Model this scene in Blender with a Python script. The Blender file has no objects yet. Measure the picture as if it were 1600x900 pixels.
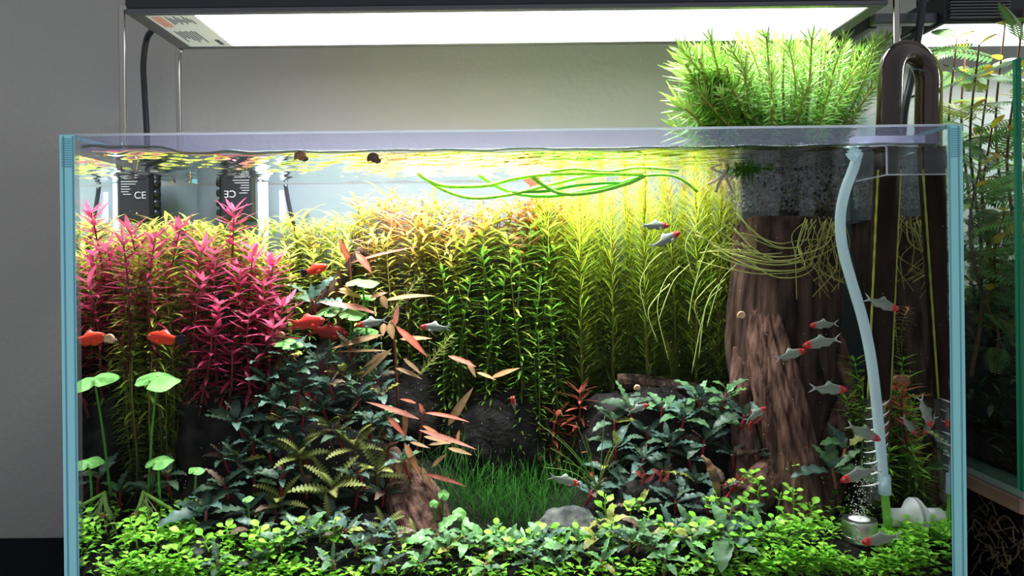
import bpy, math, random
import numpy as np
from mathutils import Vector, Matrix, Quaternion, noise

SC = bpy.context.scene
COL = SC.collection
R = random.Random(7)

# ------------------------------------------------------------------ camera
F = 1203.0                      # focal length in pixels of the 1600 x 900 frame
PX, PY = 775.0, 400.0           # vanishing point of the depth axis
ROLL = math.radians(0.65)
CX, CD, CZ = -0.0113, 0.535, 0.2725   # camera x, distance to the front pane, height
cd = bpy.data.cameras.new('camera')
cam = bpy.data.objects.new('camera', cd); COL.objects.link(cam)
cd.sensor_width = 36.0; cd.lens = F / 1600 * 36
cd.shift_x = (800 - PX) / 1600; cd.shift_y = -(450 - PY) / 1600
cd.clip_start = 0.02; cd.clip_end = 50
cr, sr = math.cos(ROLL), math.sin(ROLL)
cam.matrix_world = Matrix(((cr, sr, 0, CX), (0, 0, -1, -CD), (-sr, cr, 0, CZ), (0, 0, 0, 1)))
SC.camera = cam
# ------------------------------------------------------------------ world, exposure
w = bpy.data.worlds.new('room_light'); SC.world = w; w.use_nodes = True
w.node_tree.nodes['Background'].inputs[0].default_value = (0.93, 0.96, 1.0, 1)
w.node_tree.nodes['Background'].inputs[1].default_value = 0.46
SC.view_settings.view_transform = 'Standard'
SC.view_settings.look = 'None'
SC.view_settings.exposure = 0.0
SC.view_settings.gamma = 1.0
SC.view_settings.use_curve_mapping = False
SC.cycles.transparent_max_bounces = 32
SC.cycles.max_bounces = 12
LAMP_WATTS = 5.4
LAMP_GLOW = 2.6
LAMP_SPREAD = 100

# ------------------------------------------------------------------ helpers
def P(px, py, D):
    """real position of something seen at that pixel, D metres in front of the camera"""
    dx, dy = px - PX, py - PY
    u = dx * cr - dy * sr; v = dx * sr + dy * cr
    return Vector((CX + u * D / F, D - CD, CZ - v * D / F))
def S(px, D): return px * D / F

class MB:
    def __init__(s): s.v = []; s.f = []; s.c = []; s.m = []
    def add(s, vs, fs, col=None, m=0):
        o = len(s.v); s.v.extend(vs); s.f.extend([tuple(i + o for i in f) for f in fs])
        if col is None: col = (1, 1, 1)
        if isinstance(col, list): s.c.extend(col)
        else: s.c.extend([col] * len(vs))
        s.m.extend([m] * len(fs))
    def mesh(s, name, mats, smooth=True):
        me = bpy.data.meshes.new(name)
        me.from_pydata([tuple(x) for x in s.v], [], s.f)
        if not isinstance(mats, (list, tuple)): mats = [mats]
        for k in mats: me.materials.append(k)
        if len(mats) > 1: me.polygons.foreach_set('material_index', s.m)
        me.polygons.foreach_set('use_smooth', [smooth] * len(s.f))
        a = me.color_attributes.new('Col', 'FLOAT_COLOR', 'POINT')
        c = np.ones((len(s.v), 4), np.float32); c[:, :3] = np.array([tuple(k)[:3] for k in s.c], np.float32)
        a.data.foreach_set('color', c.ravel()); me.update()
        return me
    def build(s, name, mats, parent=None, smooth=True, loc=None):
        return obj(name, s.mesh(name, mats, smooth), parent, loc)

def obj(name, me, parent=None, loc=None):
    o = bpy.data.objects.new(name, me); COL.objects.link(o)
    if parent is not None: o.parent = parent
    if loc is not None: o.location = loc
    return o
def tag(o, label, cat, group=None, kind=None):
    if label: o['label'] = label
    if cat: o['category'] = cat
    if group: o['group'] = group
    if kind: o['kind'] = kind
    return o
def thing(name, loc, label, cat, group=None):
    o = bpy.data.objects.new(name, None); COL.objects.link(o); o.location = loc
    o.empty_display_size = 0.01
    return tag(o, label, cat, group)
def struct(o): o['kind'] = 'structure'; return o

def box(mb, x0, x1, y0, y1, z0, z1, col=None, m=0, bev=0.0):
    if bev <= 0:
        v = [(x, y, z) for z in (z0, z1) for y in (y0, y1) for x in (x0, x1)]
        mb.add(v, [(0, 2, 3, 1), (4, 5, 7, 6), (0, 1, 5, 4), (2, 6, 7, 3), (0, 4, 6, 2), (1, 3, 7, 5)], col, m); return
    b = bev; V = []; 
    for z, ins in ((z0, b), (z0 + b, 0), (z1 - b, 0), (z1, b)):
        X0, X1, Y0, Y1 = x0 + ins, x1 - ins, y0 + ins, y1 - ins
        V += [(X0 + b, Y0, z), (X1 - b, Y0, z), (X1, Y0 + b, z), (X1, Y1 - b, z), (X1 - b, Y1, z), (X0 + b, Y1, z), (X0, Y1 - b, z), (X0, Y0 + b, z)]
    Fs = [tuple(reversed(range(8))), tuple(range(24, 32))]
    for k in range(3):
        for i in range(8):
            j = (i + 1) % 8; Fs.append((k * 8 + i, k * 8 + j, k * 8 + 8 + j, k * 8 + 8 + i))
    mb.add(V, Fs, col, m)

def smooth(pts, n=8):
    pts = [Vector(p) for p in pts]; q = [pts[0] * 2 - pts[1]] + pts + [pts[-1] * 2 - pts[-2]]; out = []
    for i in range(1, len(q) - 2):
        a, b, c, d = q[i - 1], q[i], q[i + 1], q[i + 2]
        for k in range(n):
            t = k / n
            out.append(0.5 * ((2 * b) + (c - a) * t + (2 * a - 5 * b + 4 * c - d) * t * t + (3 * b - a - 3 * c + d) * t ** 3))
    out.append(pts[-1]); return out

def tube(mb, pts, rad, seg=8, col=None, cap=True, m=0, shape=None):
    pts = [Vector(p) for p in pts]; n = len(pts)
    if not callable(rad):
        rr = rad; rad = (lambda t: rr)
    t0 = (pts[1] - pts[0]).normalized()
    a = Vector((0, 0, 1)) if abs(t0.z) < 0.9 else Vector((1, 0, 0))
    nx = t0.cross(a).normalized(); V = []; C = []
    for i, p in enumerate(pts):
        t = (pts[min(i + 1, n - 1)] - pts[max(i - 1, 0)]).normalized()
        nx = (nx - t * nx.dot(t)).normalized(); ny = t.cross(nx)
        u = i / (n - 1)
        for k in range(seg):
            th = 2 * math.pi * k / seg; r = rad(u)
            if shape: r *= shape(u, th)
            V.append(p + nx * (r * math.cos(th)) + ny * (r * math.sin(th)))
            C.append(col(u) if callable(col) else (col or (1, 1, 1)))
    Fs = [(i * seg + k, i * seg + (k + 1) % seg, (i + 1) * seg + (k + 1) % seg, (i + 1) * seg + k) for i in range(n - 1) for k in range(seg)]
    if cap: Fs += [tuple(reversed(range(seg))), tuple(range((n - 1) * seg, n * seg))]
    mb.add(V, Fs, C, m)

def lathe(mb, prof, M=None, seg=24, col=None, m=0, cap=True):
    V = []; n = len(prof)
    for r, z in prof:
        for k in range(seg):
            th = 2 * math.pi * k / seg; p = Vector((r * math.cos(th), r * math.sin(th), z)); V.append(M @ p if M else p)
    Fs = [(i * seg + k, i * seg + (k + 1) % seg, (i + 1) * seg + (k + 1) % seg, (i + 1) * seg + k) for i in range(n - 1) for k in range(seg)]
    if cap: Fs += [tuple(reversed(range(seg))), tuple(range((n - 1) * seg, n * seg))]
    mb.add(V, Fs, col, m)

def frame(d, up=(0, 0, 1)):
    """rotation whose X axis is d and whose Z axis leans to up"""
    d = Vector(d).normalized(); up = Vector(up)
    y = up.cross(d)
    if y.length < 1e-4: y = Vector((0, 1, 0)).cross(d)
    y.normalize(); z = d.cross(y)
    return Matrix((d, y, z)).transposed().to_4x4()
def TRS(p, rot, s=1.0): return Matrix.Translation(p) @ rot @ Matrix.Scale(s, 4)

PROF = {
    'lance': lambda t: max(0.06, math.sin(math.pi * t ** 0.75) ** 0.9) if t < 1 else 0.0,
    'needle': lambda t: 0.8 * (1 - t) ** 0.5 + 0.1 if t < 1 else 0.05,
    'ovate': lambda t: (0.09 if t < 0.16 else max(0.09, math.sin(math.pi * ((t - 0.12) / 0.88) ** 0.72) ** 0.65)) if t < 1 else 0.05,
    'spoon': lambda t: (0.1 + 0.1 * t if t < 0.4 else max(0.14, math.sin(math.pi * ((t - 0.36) / 0.64) ** 0.9) ** 0.5)) if t < 1 else 0.2,
    'strap': lambda t: min(1, 0.35 + t * 4) * (1 if t < 0.8 else max(0.05, 1 - ((t - 0.8) / 0.2) ** 2)),
}
def mixc(a, b, t): return tuple(x + (y - x) * t for x, y in zip(a, b))
def leaf(mb, M, L, W, n=5, prof='lance', fold=0.15, curl=0.4, wave=0.0, wn=5, c0=(0.1, 0.3, 0.05), c1=None, rib=None, ph=0.0):
    c1 = c1 or c0; V = []; C = []; x = z = 0.0; pf = PROF[prof]
    for i in range(n + 1):
        t = i / n; w = W / 2 * pf(t); a = curl * (t - 0.3)
        if i: x += L / n * math.cos(a); z -= L / n * math.sin(a)
        wz = wave * W * math.sin(wn * 2 * math.pi * t + ph); ww = w * (1 + 1.2 * wave * math.sin(wn * 2 * math.pi * t + ph + 0.7))
        c = mixc(c0, c1, t)
        V += [M @ Vector((x, ww, z + fold * w + wz)), M @ Vector((x, 0, z)), M @ Vector((x, -w * (1 - 1.2 * wave * math.sin(wn * 6.28 * t + 1)), z + fold * w - wz * 0.8))]
        C += [c, rib or c, c]
    Fs = []
    for i in range(n):
        o = 3 * i; Fs += [(o, o + 1, o + 4, o + 3), (o + 1, o + 2, o + 5, o + 4)]
    mb.add(V, Fs, C)

# ------------------------------------------------------------------ materials
def nodes(name):
    m = bpy.data.materials.new(name); m.use_nodes = True; nt = m.node_tree; nt.nodes.clear()
    out = nt.nodes.new('ShaderNodeOutputMaterial'); return m, nt, out
def L(nt, a, b): nt.links.new(a, b)
def mat(name, col, rough=0.5, metal=0.0, nscale=None, col2=None, bump=0.0, bscale=None, coat=0.0, stretch=None, detail=5, spec=0.5):
    m, nt, out = nodes(name); b = nt.nodes.new('ShaderNodeBsdfPrincipled')
    b.inputs['Base Color'].default_value = (*col, 1); b.inputs['Roughness'].default_value = rough; b.inputs['Metallic'].default_value = metal
    b.inputs['Coat Weight'].default_value = coat; b.inputs['Specular IOR Level'].default_value = spec
    L(nt, b.outputs[0], out.inputs[0])
    if nscale or bump:
        tc = nt.nodes.new('ShaderNodeTexCoord'); mp = nt.nodes.new('ShaderNodeMapping'); L(nt, tc.outputs['Object'], mp.inputs[0])
        if stretch: mp.inputs['Scale'].default_value = stretch
    if nscale:
        n = nt.nodes.new('ShaderNodeTexNoise'); n.inputs['Scale'].default_value = nscale; n.inputs['Detail'].default_value = detail; L(nt, mp.outputs[0], n.inputs[0])
        r = nt.nodes.new('ShaderNodeValToRGB'); r.color_ramp.elements[0].position = 0.35; r.color_ramp.elements[1].position = 0.68
        r.color_ramp.elements[0].color = (*col, 1); r.color_ramp.elements[1].color = (*(col2 or col), 1)
        L(nt, n.outputs['Fac'], r.inputs[0]); L(nt, r.outputs[0], b.inputs['Base Color'])
    if bump:
        n2 = nt.nodes.new('ShaderNodeTexNoise'); n2.inputs['Scale'].default_value = bscale or 50; n2.inputs['Detail'].default_value = 6; L(nt, mp.outputs[0], n2.inputs[0])
        bp = nt.nodes.new('ShaderNodeBump'); bp.inputs['Strength'].default_value = bump; bp.inputs['Distance'].default_value = 0.003
        L(nt, n2.outputs['Fac'], bp.inputs['Height']); L(nt, bp.outputs[0], b.inputs['Normal'])
    return m
def leafmat(name, trans=0.35, rough=0.45, vary=0.25, spot=0.0, spec=0.12):
    m, nt, out = nodes(name); N = nt.nodes.new
    at = N('ShaderNodeAttribute'); at.attribute_name = 'Col'
    oi = N('ShaderNodeObjectInfo'); mr = N('ShaderNodeMapRange'); L(nt, oi.outputs['Random'], mr.inputs[0])
    mr.inputs[3].default_value = 1 - vary; mr.inputs[4].default_value = 1 + vary
    no = N('ShaderNodeTexNoise'); no.inputs['Scale'].default_value = 220; tc = N('ShaderNodeTexCoord'); L(nt, tc.outputs['Object'], no.inputs[0])
    m2 = N('ShaderNodeMapRange'); L(nt, no.outputs['Fac'], m2.inputs[0]); m2.inputs[1].default_value = 0.3; m2.inputs[2].default_value = 0.7; m2.inputs[3].default_value = 0.8 - spot; m2.inputs[4].default_value = 1.15 + spot
    mu = N('ShaderNodeMath'); mu.operation = 'MULTIPLY'; L(nt, mr.outputs[0], mu.inputs[0]); L(nt, m2.outputs[0], mu.inputs[1])
    sc = N('ShaderNodeVectorMath'); sc.operation = 'SCALE'; L(nt, at.outputs['Color'], sc.inputs[0]); L(nt, mu.outputs[0], sc.inputs['Scale'])
    b = N('ShaderNodeBsdfPrincipled'); b.inputs['Roughness'].default_value = rough; L(nt, sc.outputs[0], b.inputs['Base Color'])
    b.inputs['Specular IOR Level'].default_value = spec
    t = N('ShaderNodeBsdfTranslucent'); L(nt, sc.outputs[0], t.inputs[0])
    mx = N('ShaderNodeMixShader'); mx.inputs[0].default_value = trans; L(nt, b.outputs[0], mx.inputs[1]); L(nt, t.outputs[0], mx.inputs[2]); L(nt, mx.outputs[0], out.inputs[0])
    return m
def facing(nt, c_full, c_none, hi=1.0):
    """mirror share by angle of incidence: full below cos c_full, none above cos c_none (total internal reflection)"""
    N = nt.nodes.new; g = N('ShaderNodeNewGeometry'); d = N('ShaderNodeVectorMath'); d.operation = 'DOT_PRODUCT'
    L(nt, g.outputs['Incoming'], d.inputs[0]); L(nt, g.outputs['Normal'], d.inputs[1])
    a = N('ShaderNodeMath'); a.operation = 'ABSOLUTE'; L(nt, d.outputs['Value'], a.inputs[0])
    mr = N('ShaderNodeMapRange'); mr.interpolation_type = 'SMOOTHSTEP'; L(nt, a.outputs[0], mr.inputs[0])
    mr.inputs[1].default_value = c_full; mr.inputs[2].default_value = c_none; mr.inputs[3].default_value = hi; mr.inputs[4].default_value = 0.03
    return mr.outputs[0]
def tir(name, c_full, c_none, refl=(0.95, 0.97, 0.97), tint=(0.97, 0.99, 0.99), rough=0.0, hi=1.0, bump=0.0):
    m, nt, out = nodes(name); N = nt.nodes.new
    t = N('ShaderNodeBsdfTransparent'); t.inputs[0].default_value = (*tint, 1)
    g = N('ShaderNodeBsdfGlossy'); g.inputs['Color'].default_value = (*refl, 1); g.inputs['Roughness'].default_value = rough
    mx = N('ShaderNodeMixShader'); L(nt, facing(nt, c_full, c_none, hi), mx.inputs[0]); L(nt, t.outputs[0], mx.inputs[1]); L(nt, g.outputs[0], mx.inputs[2]); L(nt, mx.outputs[0], out.inputs[0])
    return m
def glass(name, tint=(0.97, 0.99, 0.99), ior=1.3, rough=0.02, refl=(1, 1, 1)):
    m, nt, out = nodes(name); N = nt.nodes.new
    t = N('ShaderNodeBsdfTransparent'); t.inputs[0].default_value = (*tint, 1)
    g = N('ShaderNodeBsdfGlossy'); g.inputs['Roughness'].default_value = rough; g.inputs['Color'].default_value = (*refl, 1)
    ge = N('ShaderNodeNewGeometry'); dt = N('ShaderNodeVectorMath'); dt.operation = 'DOT_PRODUCT'; L(nt, ge.outputs['Incoming'], dt.inputs[0]); L(nt, ge.outputs['Normal'], dt.inputs[1])
    ab = N('ShaderNodeMath'); ab.operation = 'ABSOLUTE'; L(nt, dt.outputs['Value'], ab.inputs[0])
    su = N('ShaderNodeMath'); su.operation = 'SUBTRACT'; su.inputs[0].default_value = 1; L(nt, ab.outputs[0], su.inputs[1])
    pw = N('ShaderNodeMath'); pw.operation = 'POWER'; L(nt, su.outputs[0], pw.inputs[0]); pw.inputs[1].default_value = 5
    f0 = ((ior - 1) / (ior + 1)) ** 2; f = N('ShaderNodeMath'); f.operation = 'MULTIPLY_ADD'; L(nt, pw.outputs[0], f.inputs[0]); f.inputs[1].default_value = 1 - f0; f.inputs[2].default_value = f0
    mx = N('ShaderNodeMixShader'); L(nt, f.outputs[0], mx.inputs[0]); L(nt, t.outputs[0], mx.inputs[1]); L(nt, g.outputs[0], mx.inputs[2]); L(nt, mx.outputs[0], out.inputs[0])
    return m
def milky(name, col, clear=0.4, rough=0.35):
    """translucent plastic: partly clear, partly milky"""
    m, nt, out = nodes(name); N = nt.nodes.new
    t = N('ShaderNodeBsdfTransparent'); t.inputs[0].default_value = (*mixc(col, (1, 1, 1), 0.5), 1)
    b = N('ShaderNodeBsdfPrincipled'); b.inputs['Base Color'].default_value = (*col, 1); b.inputs['Roughness'].default_value = rough
    tr = N('ShaderNodeBsdfTranslucent'); tr.inputs[0].default_value = (*col, 1)
    m1 = N('ShaderNodeMixShader'); m1.inputs[0].default_value = 0.45; L(nt, b.outputs[0], m1.inputs[1]); L(nt, tr.outputs[0], m1.inputs[2])
    mx = N('ShaderNodeMixShader'); mx.inputs[0].default_value = clear; L(nt, m1.outputs[0], mx.inputs[1]); L(nt, t.outputs[0], mx.inputs[2]); L(nt, mx.outputs[0], out.inputs[0])
    return m
def emit(name, col, s):
    m, nt, out = nodes(name); e = nt.nodes.new('ShaderNodeEmission'); e.inputs[0].default_value = (*col, 1); e.inputs[1].default_value = s
    L(nt, e.outputs[0], out.inputs[0]); return m
def vcol(name, rough=0.35, clear=0.0, spec=0.5):
    m, nt, out = nodes(name); N = nt.nodes.new; at = N('ShaderNodeAttribute'); at.attribute_name = 'Col'
    b = N('ShaderNodeBsdfPrincipled'); b.inputs['Roughness'].default_value = rough; b.inputs['Specular IOR Level'].default_value = spec; L(nt, at.outputs['Color'], b.inputs['Base Color'])
    L(nt, b.outputs[0], out.inputs[0]); return m

M = {}
M['wall'] = mat('grey_wall_paint', (0.36, 0.352, 0.345), 0.8, bump=0.25, bscale=160)
M['table'] = mat('black_board', (0.004, 0.006, 0.011), 0.6, spec=0.05)
M['film'] = milky('added_pale_film', (0.36, 0.41, 0.47), 0.06, 0.6)
M['pane'] = glass('clear_pane', (0.975, 0.99, 0.992), 1.09)
M['side_in'] = tir('wet_inner_glass', 0.60, 0.74, (0.86, 0.90, 0.89), (0.93, 0.97, 0.97))
M['edge'] = mat('cyan_glass_edge', (0.38, 0.90, 1.0), 0.3)
M['edge_r'] = mat('sea_green_glass_edge', (0.32, 0.78, 0.80), 0.3)
M['green_edge'] = milky('green_glass_edge', (0.03, 0.30, 0.17), 0.0, 0.2)
M['silicone'] = milky('silicone_seam', (0.30, 0.62, 0.74), 0.1, 0.4)
M['water'] = tir('water_surface_film', 0.26, 0.40, (0.93, 0.96, 0.94), (0.985, 0.995, 1.0))
M['meniscus'] = tir('meniscus_water', 0.3, 0.9, (0.55, 0.60, 0.55), (0.55, 0.62, 0.55), hi=0.85)
M['black'] = mat('black_anodised', (0.010, 0.013, 0.022), 0.35)
M['bezel'] = mat('grey_bezel', (0.10, 0.10, 0.12), 0.35, 0.3)
M['steel'] = mat('stainless_wire', (0.42, 0.40, 0.38), 0.12, 1.0)
M['rubber'] = mat('black_rubber', (0.012, 0.013, 0.022), 0.4)
M['glow'] = emit('lamp_diffuser_light', (0.97, 0.99, 1.0), LAMP_GLOW)
M['sticker'] = mat('pale_sticker', (0.72, 0.76, 0.86), 0.5)
M['print_red'] = mat('red_print', (0.65, 0.25, 0.20), 0.6)
M['print_dark'] = mat('dark_print', (0.06, 0.08, 0.16), 0.6)
M['print_white'] = mat('white_print', (0.36, 0.38, 0.40), 0.6)
M['leaf'] = leafmat('plant_leaf', 0.38, 0.42)
M['wetleaf'] = leafmat('glossy_dark_leaf', 0.18, 0.38, 0.3, 0.10, 0.22)
M['stem'] = leafmat('plant_stem', 0.15, 0.5, 0.15)
M['fish'] = vcol('fish_skin', 0.4, spec=0.2)
M['shell'] = mat('snail_shell', (0.20, 0.075, 0.03), 0.3, nscale=300, col2=(0.42, 0.20, 0.10))
M['shell_dark'] = mat('dark_snail_shell', (0.05, 0.022, 0.015), 0.3, nscale=300, col2=(0.16, 0.08, 0.05))
M['shell_tan'] = mat('tan_snail_shell', (0.42, 0.24, 0.11), 0.35, nscale=300, col2=(0.62, 0.42, 0.24))
M['rock'] = mat('dark_lava_stone', (0.006, 0.006, 0.006), 0.85, nscale=60, col2=(0.030, 0.026, 0.025), bump=0.9, bscale=160, spec=0.06)
M['stone'] = mat('grey_stone', (0.035, 0.038, 0.036), 0.8, nscale=90, col2=(0.13, 0.13, 0.12), bump=0.6, bscale=220, spec=0.06)
M['soil'] = mat('black_aquarium_soil', (0.006, 0.006, 0.005), 0.9, nscale=400, col2=(0.025, 0.022, 0.018), bump=1.0, bscale=500, spec=0.06)
M['granule'] = mat('grey_soil_granule', (0.22, 0.21, 0.20), 0.8, nscale=150, col2=(0.46, 0.44, 0.42), spec=0.1)
M['wood'] = mat('red_brown_driftwood', (0.028, 0.013, 0.010), 0.65, nscale=150, col2=(0.21, 0.112, 0.085), bump=1.0, bscale=260, stretch=(1, 1, 0.07), detail=9, spec=0.06)
M['wood2'] = mat('dark_driftwood', (0.014, 0.008, 0.006), 0.7, nscale=120, col2=(0.095, 0.055, 0.042), bump=0.9, bscale=200, stretch=(1, 1, 0.15), spec=0.06)
M['board'] = mat('brown_board', (0.10, 0.055, 0.04), 0.6, nscale=50, col2=(0.24, 0.15, 0.11), stretch=(1, 0.15, 1))
M['tube'] = milky('white_silicone_tube', (0.72, 0.86, 0.93), 0.12, 0.25)
M['rubber_white'] = milky('white_suction_rubber', (0.93, 0.93, 0.92), 0.0, 0.35)
M['clear'] = glass('clear_acrylic', (0.93, 0.94, 0.96), 1.45, 0.03)
M['acryl'] = milky('frosty_acrylic', (0.80, 0.79, 0.88), 0.55, 0.15)
M['green_glass'] = milky('green_tinted_glass_tube', (0.35, 0.80, 0.12), 0.5, 0.05)
M['metal'] = mat('brushed_steel', (0.55, 0.57, 0.52), 0.28, 1.0, bump=0.3, bscale=500)
M['ceramic'] = mat('white_ceramic', (0.85, 0.85, 0.83), 0.7)
M['pipe'] = mat('brown_stained_glass_pipe', (0.012, 0.006, 0.004), 0.12, nscale=35, col2=(0.055, 0.024, 0.015), coat=0.3, stretch=(1, 1, 0.25))
M['pipe_wet'] = mat('brown_stained_tube', (0.008, 0.004, 0.003), 0.5, nscale=35, col2=(0.045, 0.022, 0.014), stretch=(1, 1, 0.25), spec=0.05)
M['algae'] = mat('yellow_green_algae', (0.22, 0.24, 0.02), 0.6, nscale=120, col2=(0.42, 0.42, 0.05))
M['bubble'] = glass('air_bubble', (0.97, 0.98, 0.98), 1.6, 0.0)
M['speck'] = mat('pale_speck', (0.7, 0.7, 0.65), 0.7)
M['root'] = leafmat('pale_root', 0.3, 0.5, 0.15)
M['pump'] = mat('black_pump_plastic', (0.012, 0.014, 0.018), 0.35)

# ------------------------------------------------------------------ room
XI, YF, YB, ZW, ZR = 0.3033, 0.006, 0.220, 0.3463, 0.360    # tank inner half width, inner front, inner back, water, rim
TH = 0.0105
WALLY = 0.256
mb = MB(); box(mb, -2.2, 2.2, WALLY, WALLY + 0.1, -0.8, 1.9); struct(mb.build('wall_back', M['wall'], smooth=False))
mb = MB(); box(mb, -1.6, 0.345, -0.06, WALLY - 0.001, -0.05, -0.0105, bev=0.003)
tag(mb.build('cabinet_top', M['table'], smooth=False), 'black cabinet top under the large planted aquarium', 'cabinet')
mb = MB(); box(mb, -0.33, 0.33, 0.0, 0.236, -0.0105, -0.006, bev=0.001)
tag(mb.build('foam_mat', M['rubber'], smooth=False), 'thin black foam mat under the large aquarium', 'mat')

# ------------------------------------------------------------------ the aquarium
AQ = thing('aquarium', (0, 0, -0.006), 'large rimless glass aquarium planted with red and green stems', 'aquarium')
def aq(mb, name, mats): return mb.build(name, mats, AQ, smooth=False, loc=(0, 0, 0.006))
mb = MB(); box(mb, -XI, XI, 0, YF, 0, ZR); aq(mb, 'front_pane', M['pane'])
mb = MB(); box(mb, -XI - TH, XI + TH, YB, YB + 0.006, 0, ZR); aq(mb, 'back_pane', M['pane'])
M['rim'] = milky('polished_rim', (0.70, 0.75, 0.82), 0.35, 0.15); M['lilac_sheen'] = milky('sheen_sheet', (0.72, 0.72, 0.95), 0.91, 0.3)
mb = MB(); box(mb, -XI - TH, XI + TH, -0.0001, YF + .0001, ZR, ZR + 0.0007); aq(mb, 'polished_edge', M['rim'])
mb = MB(); box(mb, -XI - TH, XI + TH, YB - .0001, YB + .0061, ZR, ZR + 0.0007); aq(mb, 'polished_edge', M['rim'])
mb = MB(); box(mb, -XI, XI, YF + .0001, YF + .0003, ZW + .002, ZR); o = aq(mb, 'sheen_sheet', M['lilac_sheen']); o['label'] = 'faint lilac sheen painted on the glass above the water'  # lilac sheet stands in for lamp light reflected in the glass
mb = MB(); box(mb, -XI - TH, XI + TH, YB + 0.0065, YB + 0.0072, 0.0, ZW - 0.001); o = aq(mb, 'added_backdrop', M['film']); o['label'] = 'pale film added behind the back pane to brighten it'  # added sheet, its colour stands in for the brighter wall behind the water
mb = MB(); box(mb, -XI, XI, YF, YB, -0.006, 0); aq(mb, 'bottom_pane', M['pane'])
for s in (-1, 1):
    mb = MB(); xi, xo = s * XI, s * (XI + TH)
    Y0 = 0.0; v = [(xi, Y0, 0), (xi, YB, 0), (xi, Y0, ZW), (xi, YB, ZW), (xi, Y0, ZR), (xi, YB, ZR), (xo, Y0, 0), (xo, YB, 0), (xo, Y0, ZR), (xo, YB, ZR)]
    mb.add(v, [(0, 1, 3, 2)], m=0); mb.add(v, [(2, 3, 5, 4), (6, 7, 9, 8)], m=1); mb.add(v, [(0, 2, 4, 8, 6), (1, 3, 5, 9, 7), (4, 5, 9, 8)], m=2)
    aq(mb, 'side_pane', [M['side_in'], M['pane'], M['edge'] if s < 0 else M['edge_r']])
    mb = MB(); x0 = s * (XI - 0.0001)
    for k in range(2):      # silicone in the front corner, with a ridge
        tube(mb, [(s * (XI + 0.0012 + 0.0065 * k), 0.0002, 0.0), (s * (XI + 0.0012 + 0.0065 * k), 0.0002, ZR - 0.001)], 0.0007, 8)
    o = aq(mb, 'silicone_seam', M['silicone']); o['kind'] = 'stuff'
    for k in range(13):     # reflection lines in the silicone near the rim, modelled as ribs
        mb = MB(); z = ZR - 0.003 - k * 0.0016
        tube(mb, [(s * (XI + 0.0022), 0.0, z), (s * (XI + 0.0092), 0.0, z + 0.0004)], 0.0004, 6)
        aq(mb, 'seam_reflection', M['silicone'])

# water surface: a rippled sheet, its underside mirrors at grazing angles as water does
nx, ny = 260, 110; V = []
def wave(x, y):
    a = 0.00022 + 0.00035 * max(0, min(1, (-x - 0.05) / 0.2))
    h = a * (math.sin(120 * x + 60 * y) + 0.7 * math.sin(310 * y + 40 * x + 2 * math.sin(30 * x)) + 0.6 * math.sin(190 * y - 150 * x + 1.3) + 0.5 * math.sin(420 * y + 260 * x))
    h += 0.0009 * noise.noise(Vector((x * 22, y * 45, 0)))
    e = max(0, min(1, (-x - 0.205) / 0.07)); h += 0.0045 * e * e * (3 - 2 * e) * (1 - 0.5 * y / 0.22)
    h += 0.0018 * math.exp(-((y - YF) / 0.004) ** 2)
    return ZW + h
for j in range(ny + 1):
    for i in range(nx + 1):
        x = -XI + 0.0002 + (2 * XI - 0.0004) * i / nx; y = YF + 0.0002 + (YB - YF - 0.0004) * (j / ny) ** 1.25
        V.append((x, y, wave(x, y)))
mb = MB(); mb.add(V, [(j * (nx + 1) + i, j * (nx + 1) + i + 1, (j + 1) * (nx + 1) + i + 1, (j + 1) * (nx + 1) + i) for j in range(ny) for i in range(nx)])
WT = mb.build('water', M['water']); tag(WT, 'rippled water surface filling the large aquarium to the rim', 'water', kind='stuff')
mb = MB(); pts = [(x, YF + 0.0008, wave(x, YF) - 0.0006) for x in np.linspace(-XI + 0.001, XI - 0.001, 160)]
tube(mb, pts, lambda u: 0.00085 + 0.0005 * (math.sin(u * 40) * 0.5 + 0.5) * (u < 0.3), 8)
o = mb.build('meniscus', M['meniscus'], WT)

# ------------------------------------------------------------------ the lamp
LX0, LX1, LY0, LY1, LZ = -0.3035, 0.302, 0.075, 0.182, 0.4695
LP = thing('aquarium_lamp', (0, 0.13, ZR), 'long black lamp with a glowing white panel above the large aquarium', 'lamp')
def lp(mb, name, m, sm=False): return mb.build(name, m, LP, sm, loc=(0, -0.13, -ZR))
mb = MB(); box(mb, LX0, LX1, LY0, LY1, LZ + 0.0015, LZ + 0.042, bev=0.0015); lp(mb, 'housing', M['black'])
for k, (a, b, c, d) in enumerate(((LX0, LX1, LY0, LY0 + 0.007), (LX0, LX1, LY1 - 0.006, LY1), (LX0, LX0 + 0.012, LY0 + 0.007, LY1 - 0.006), (LX1 - 0.012, LX1, LY0 + 0.007, LY1 - 0.006))):
    mb = MB(); box(mb, a, b, c, d, LZ - 0.0015, LZ + 0.0025, bev=0.0006); lp(mb, 'bezel', M['bezel'])
mb = MB(); box(mb, LX0 + 0.052, LX1 - 0.0125, LY0 + 0.0075, LY1 - 0.0065, LZ - 0.0005, LZ + 0.0012); o = lp(mb, 'diffuser_panel', M['glow']); o['label'] = 'glowing white diffuser panel'
mb = MB(); box(mb, LX0 + 0.0125, LX0 + 0.0515, LY0 + 0.0075, LY1 - 0.0065, LZ - 0.0008, LZ + 0.0012); stk = lp(mb, 'sticker', M['sticker']); stk['label'] = 'pale sticker with red and dark small print'
def strip(parent, name, m, x0, x1, y0, y1, z):
    mb = MB(); box(mb, x0, x1, y0, y1, z - 0.00025, z); return mb.build(name, m, parent, False)
sx, sy = LX0 + 0.0125, LY0 + 0.008
for k in range(4): strip(stk, 'red_print', M['print_red'], sx + 0.003 + 0.0022 * k, sx + 0.0044 + 0.0022 * k, sy + 0.004, sy + 0.030 + 0.004 * R.random(), LZ - 0.0008)
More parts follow.
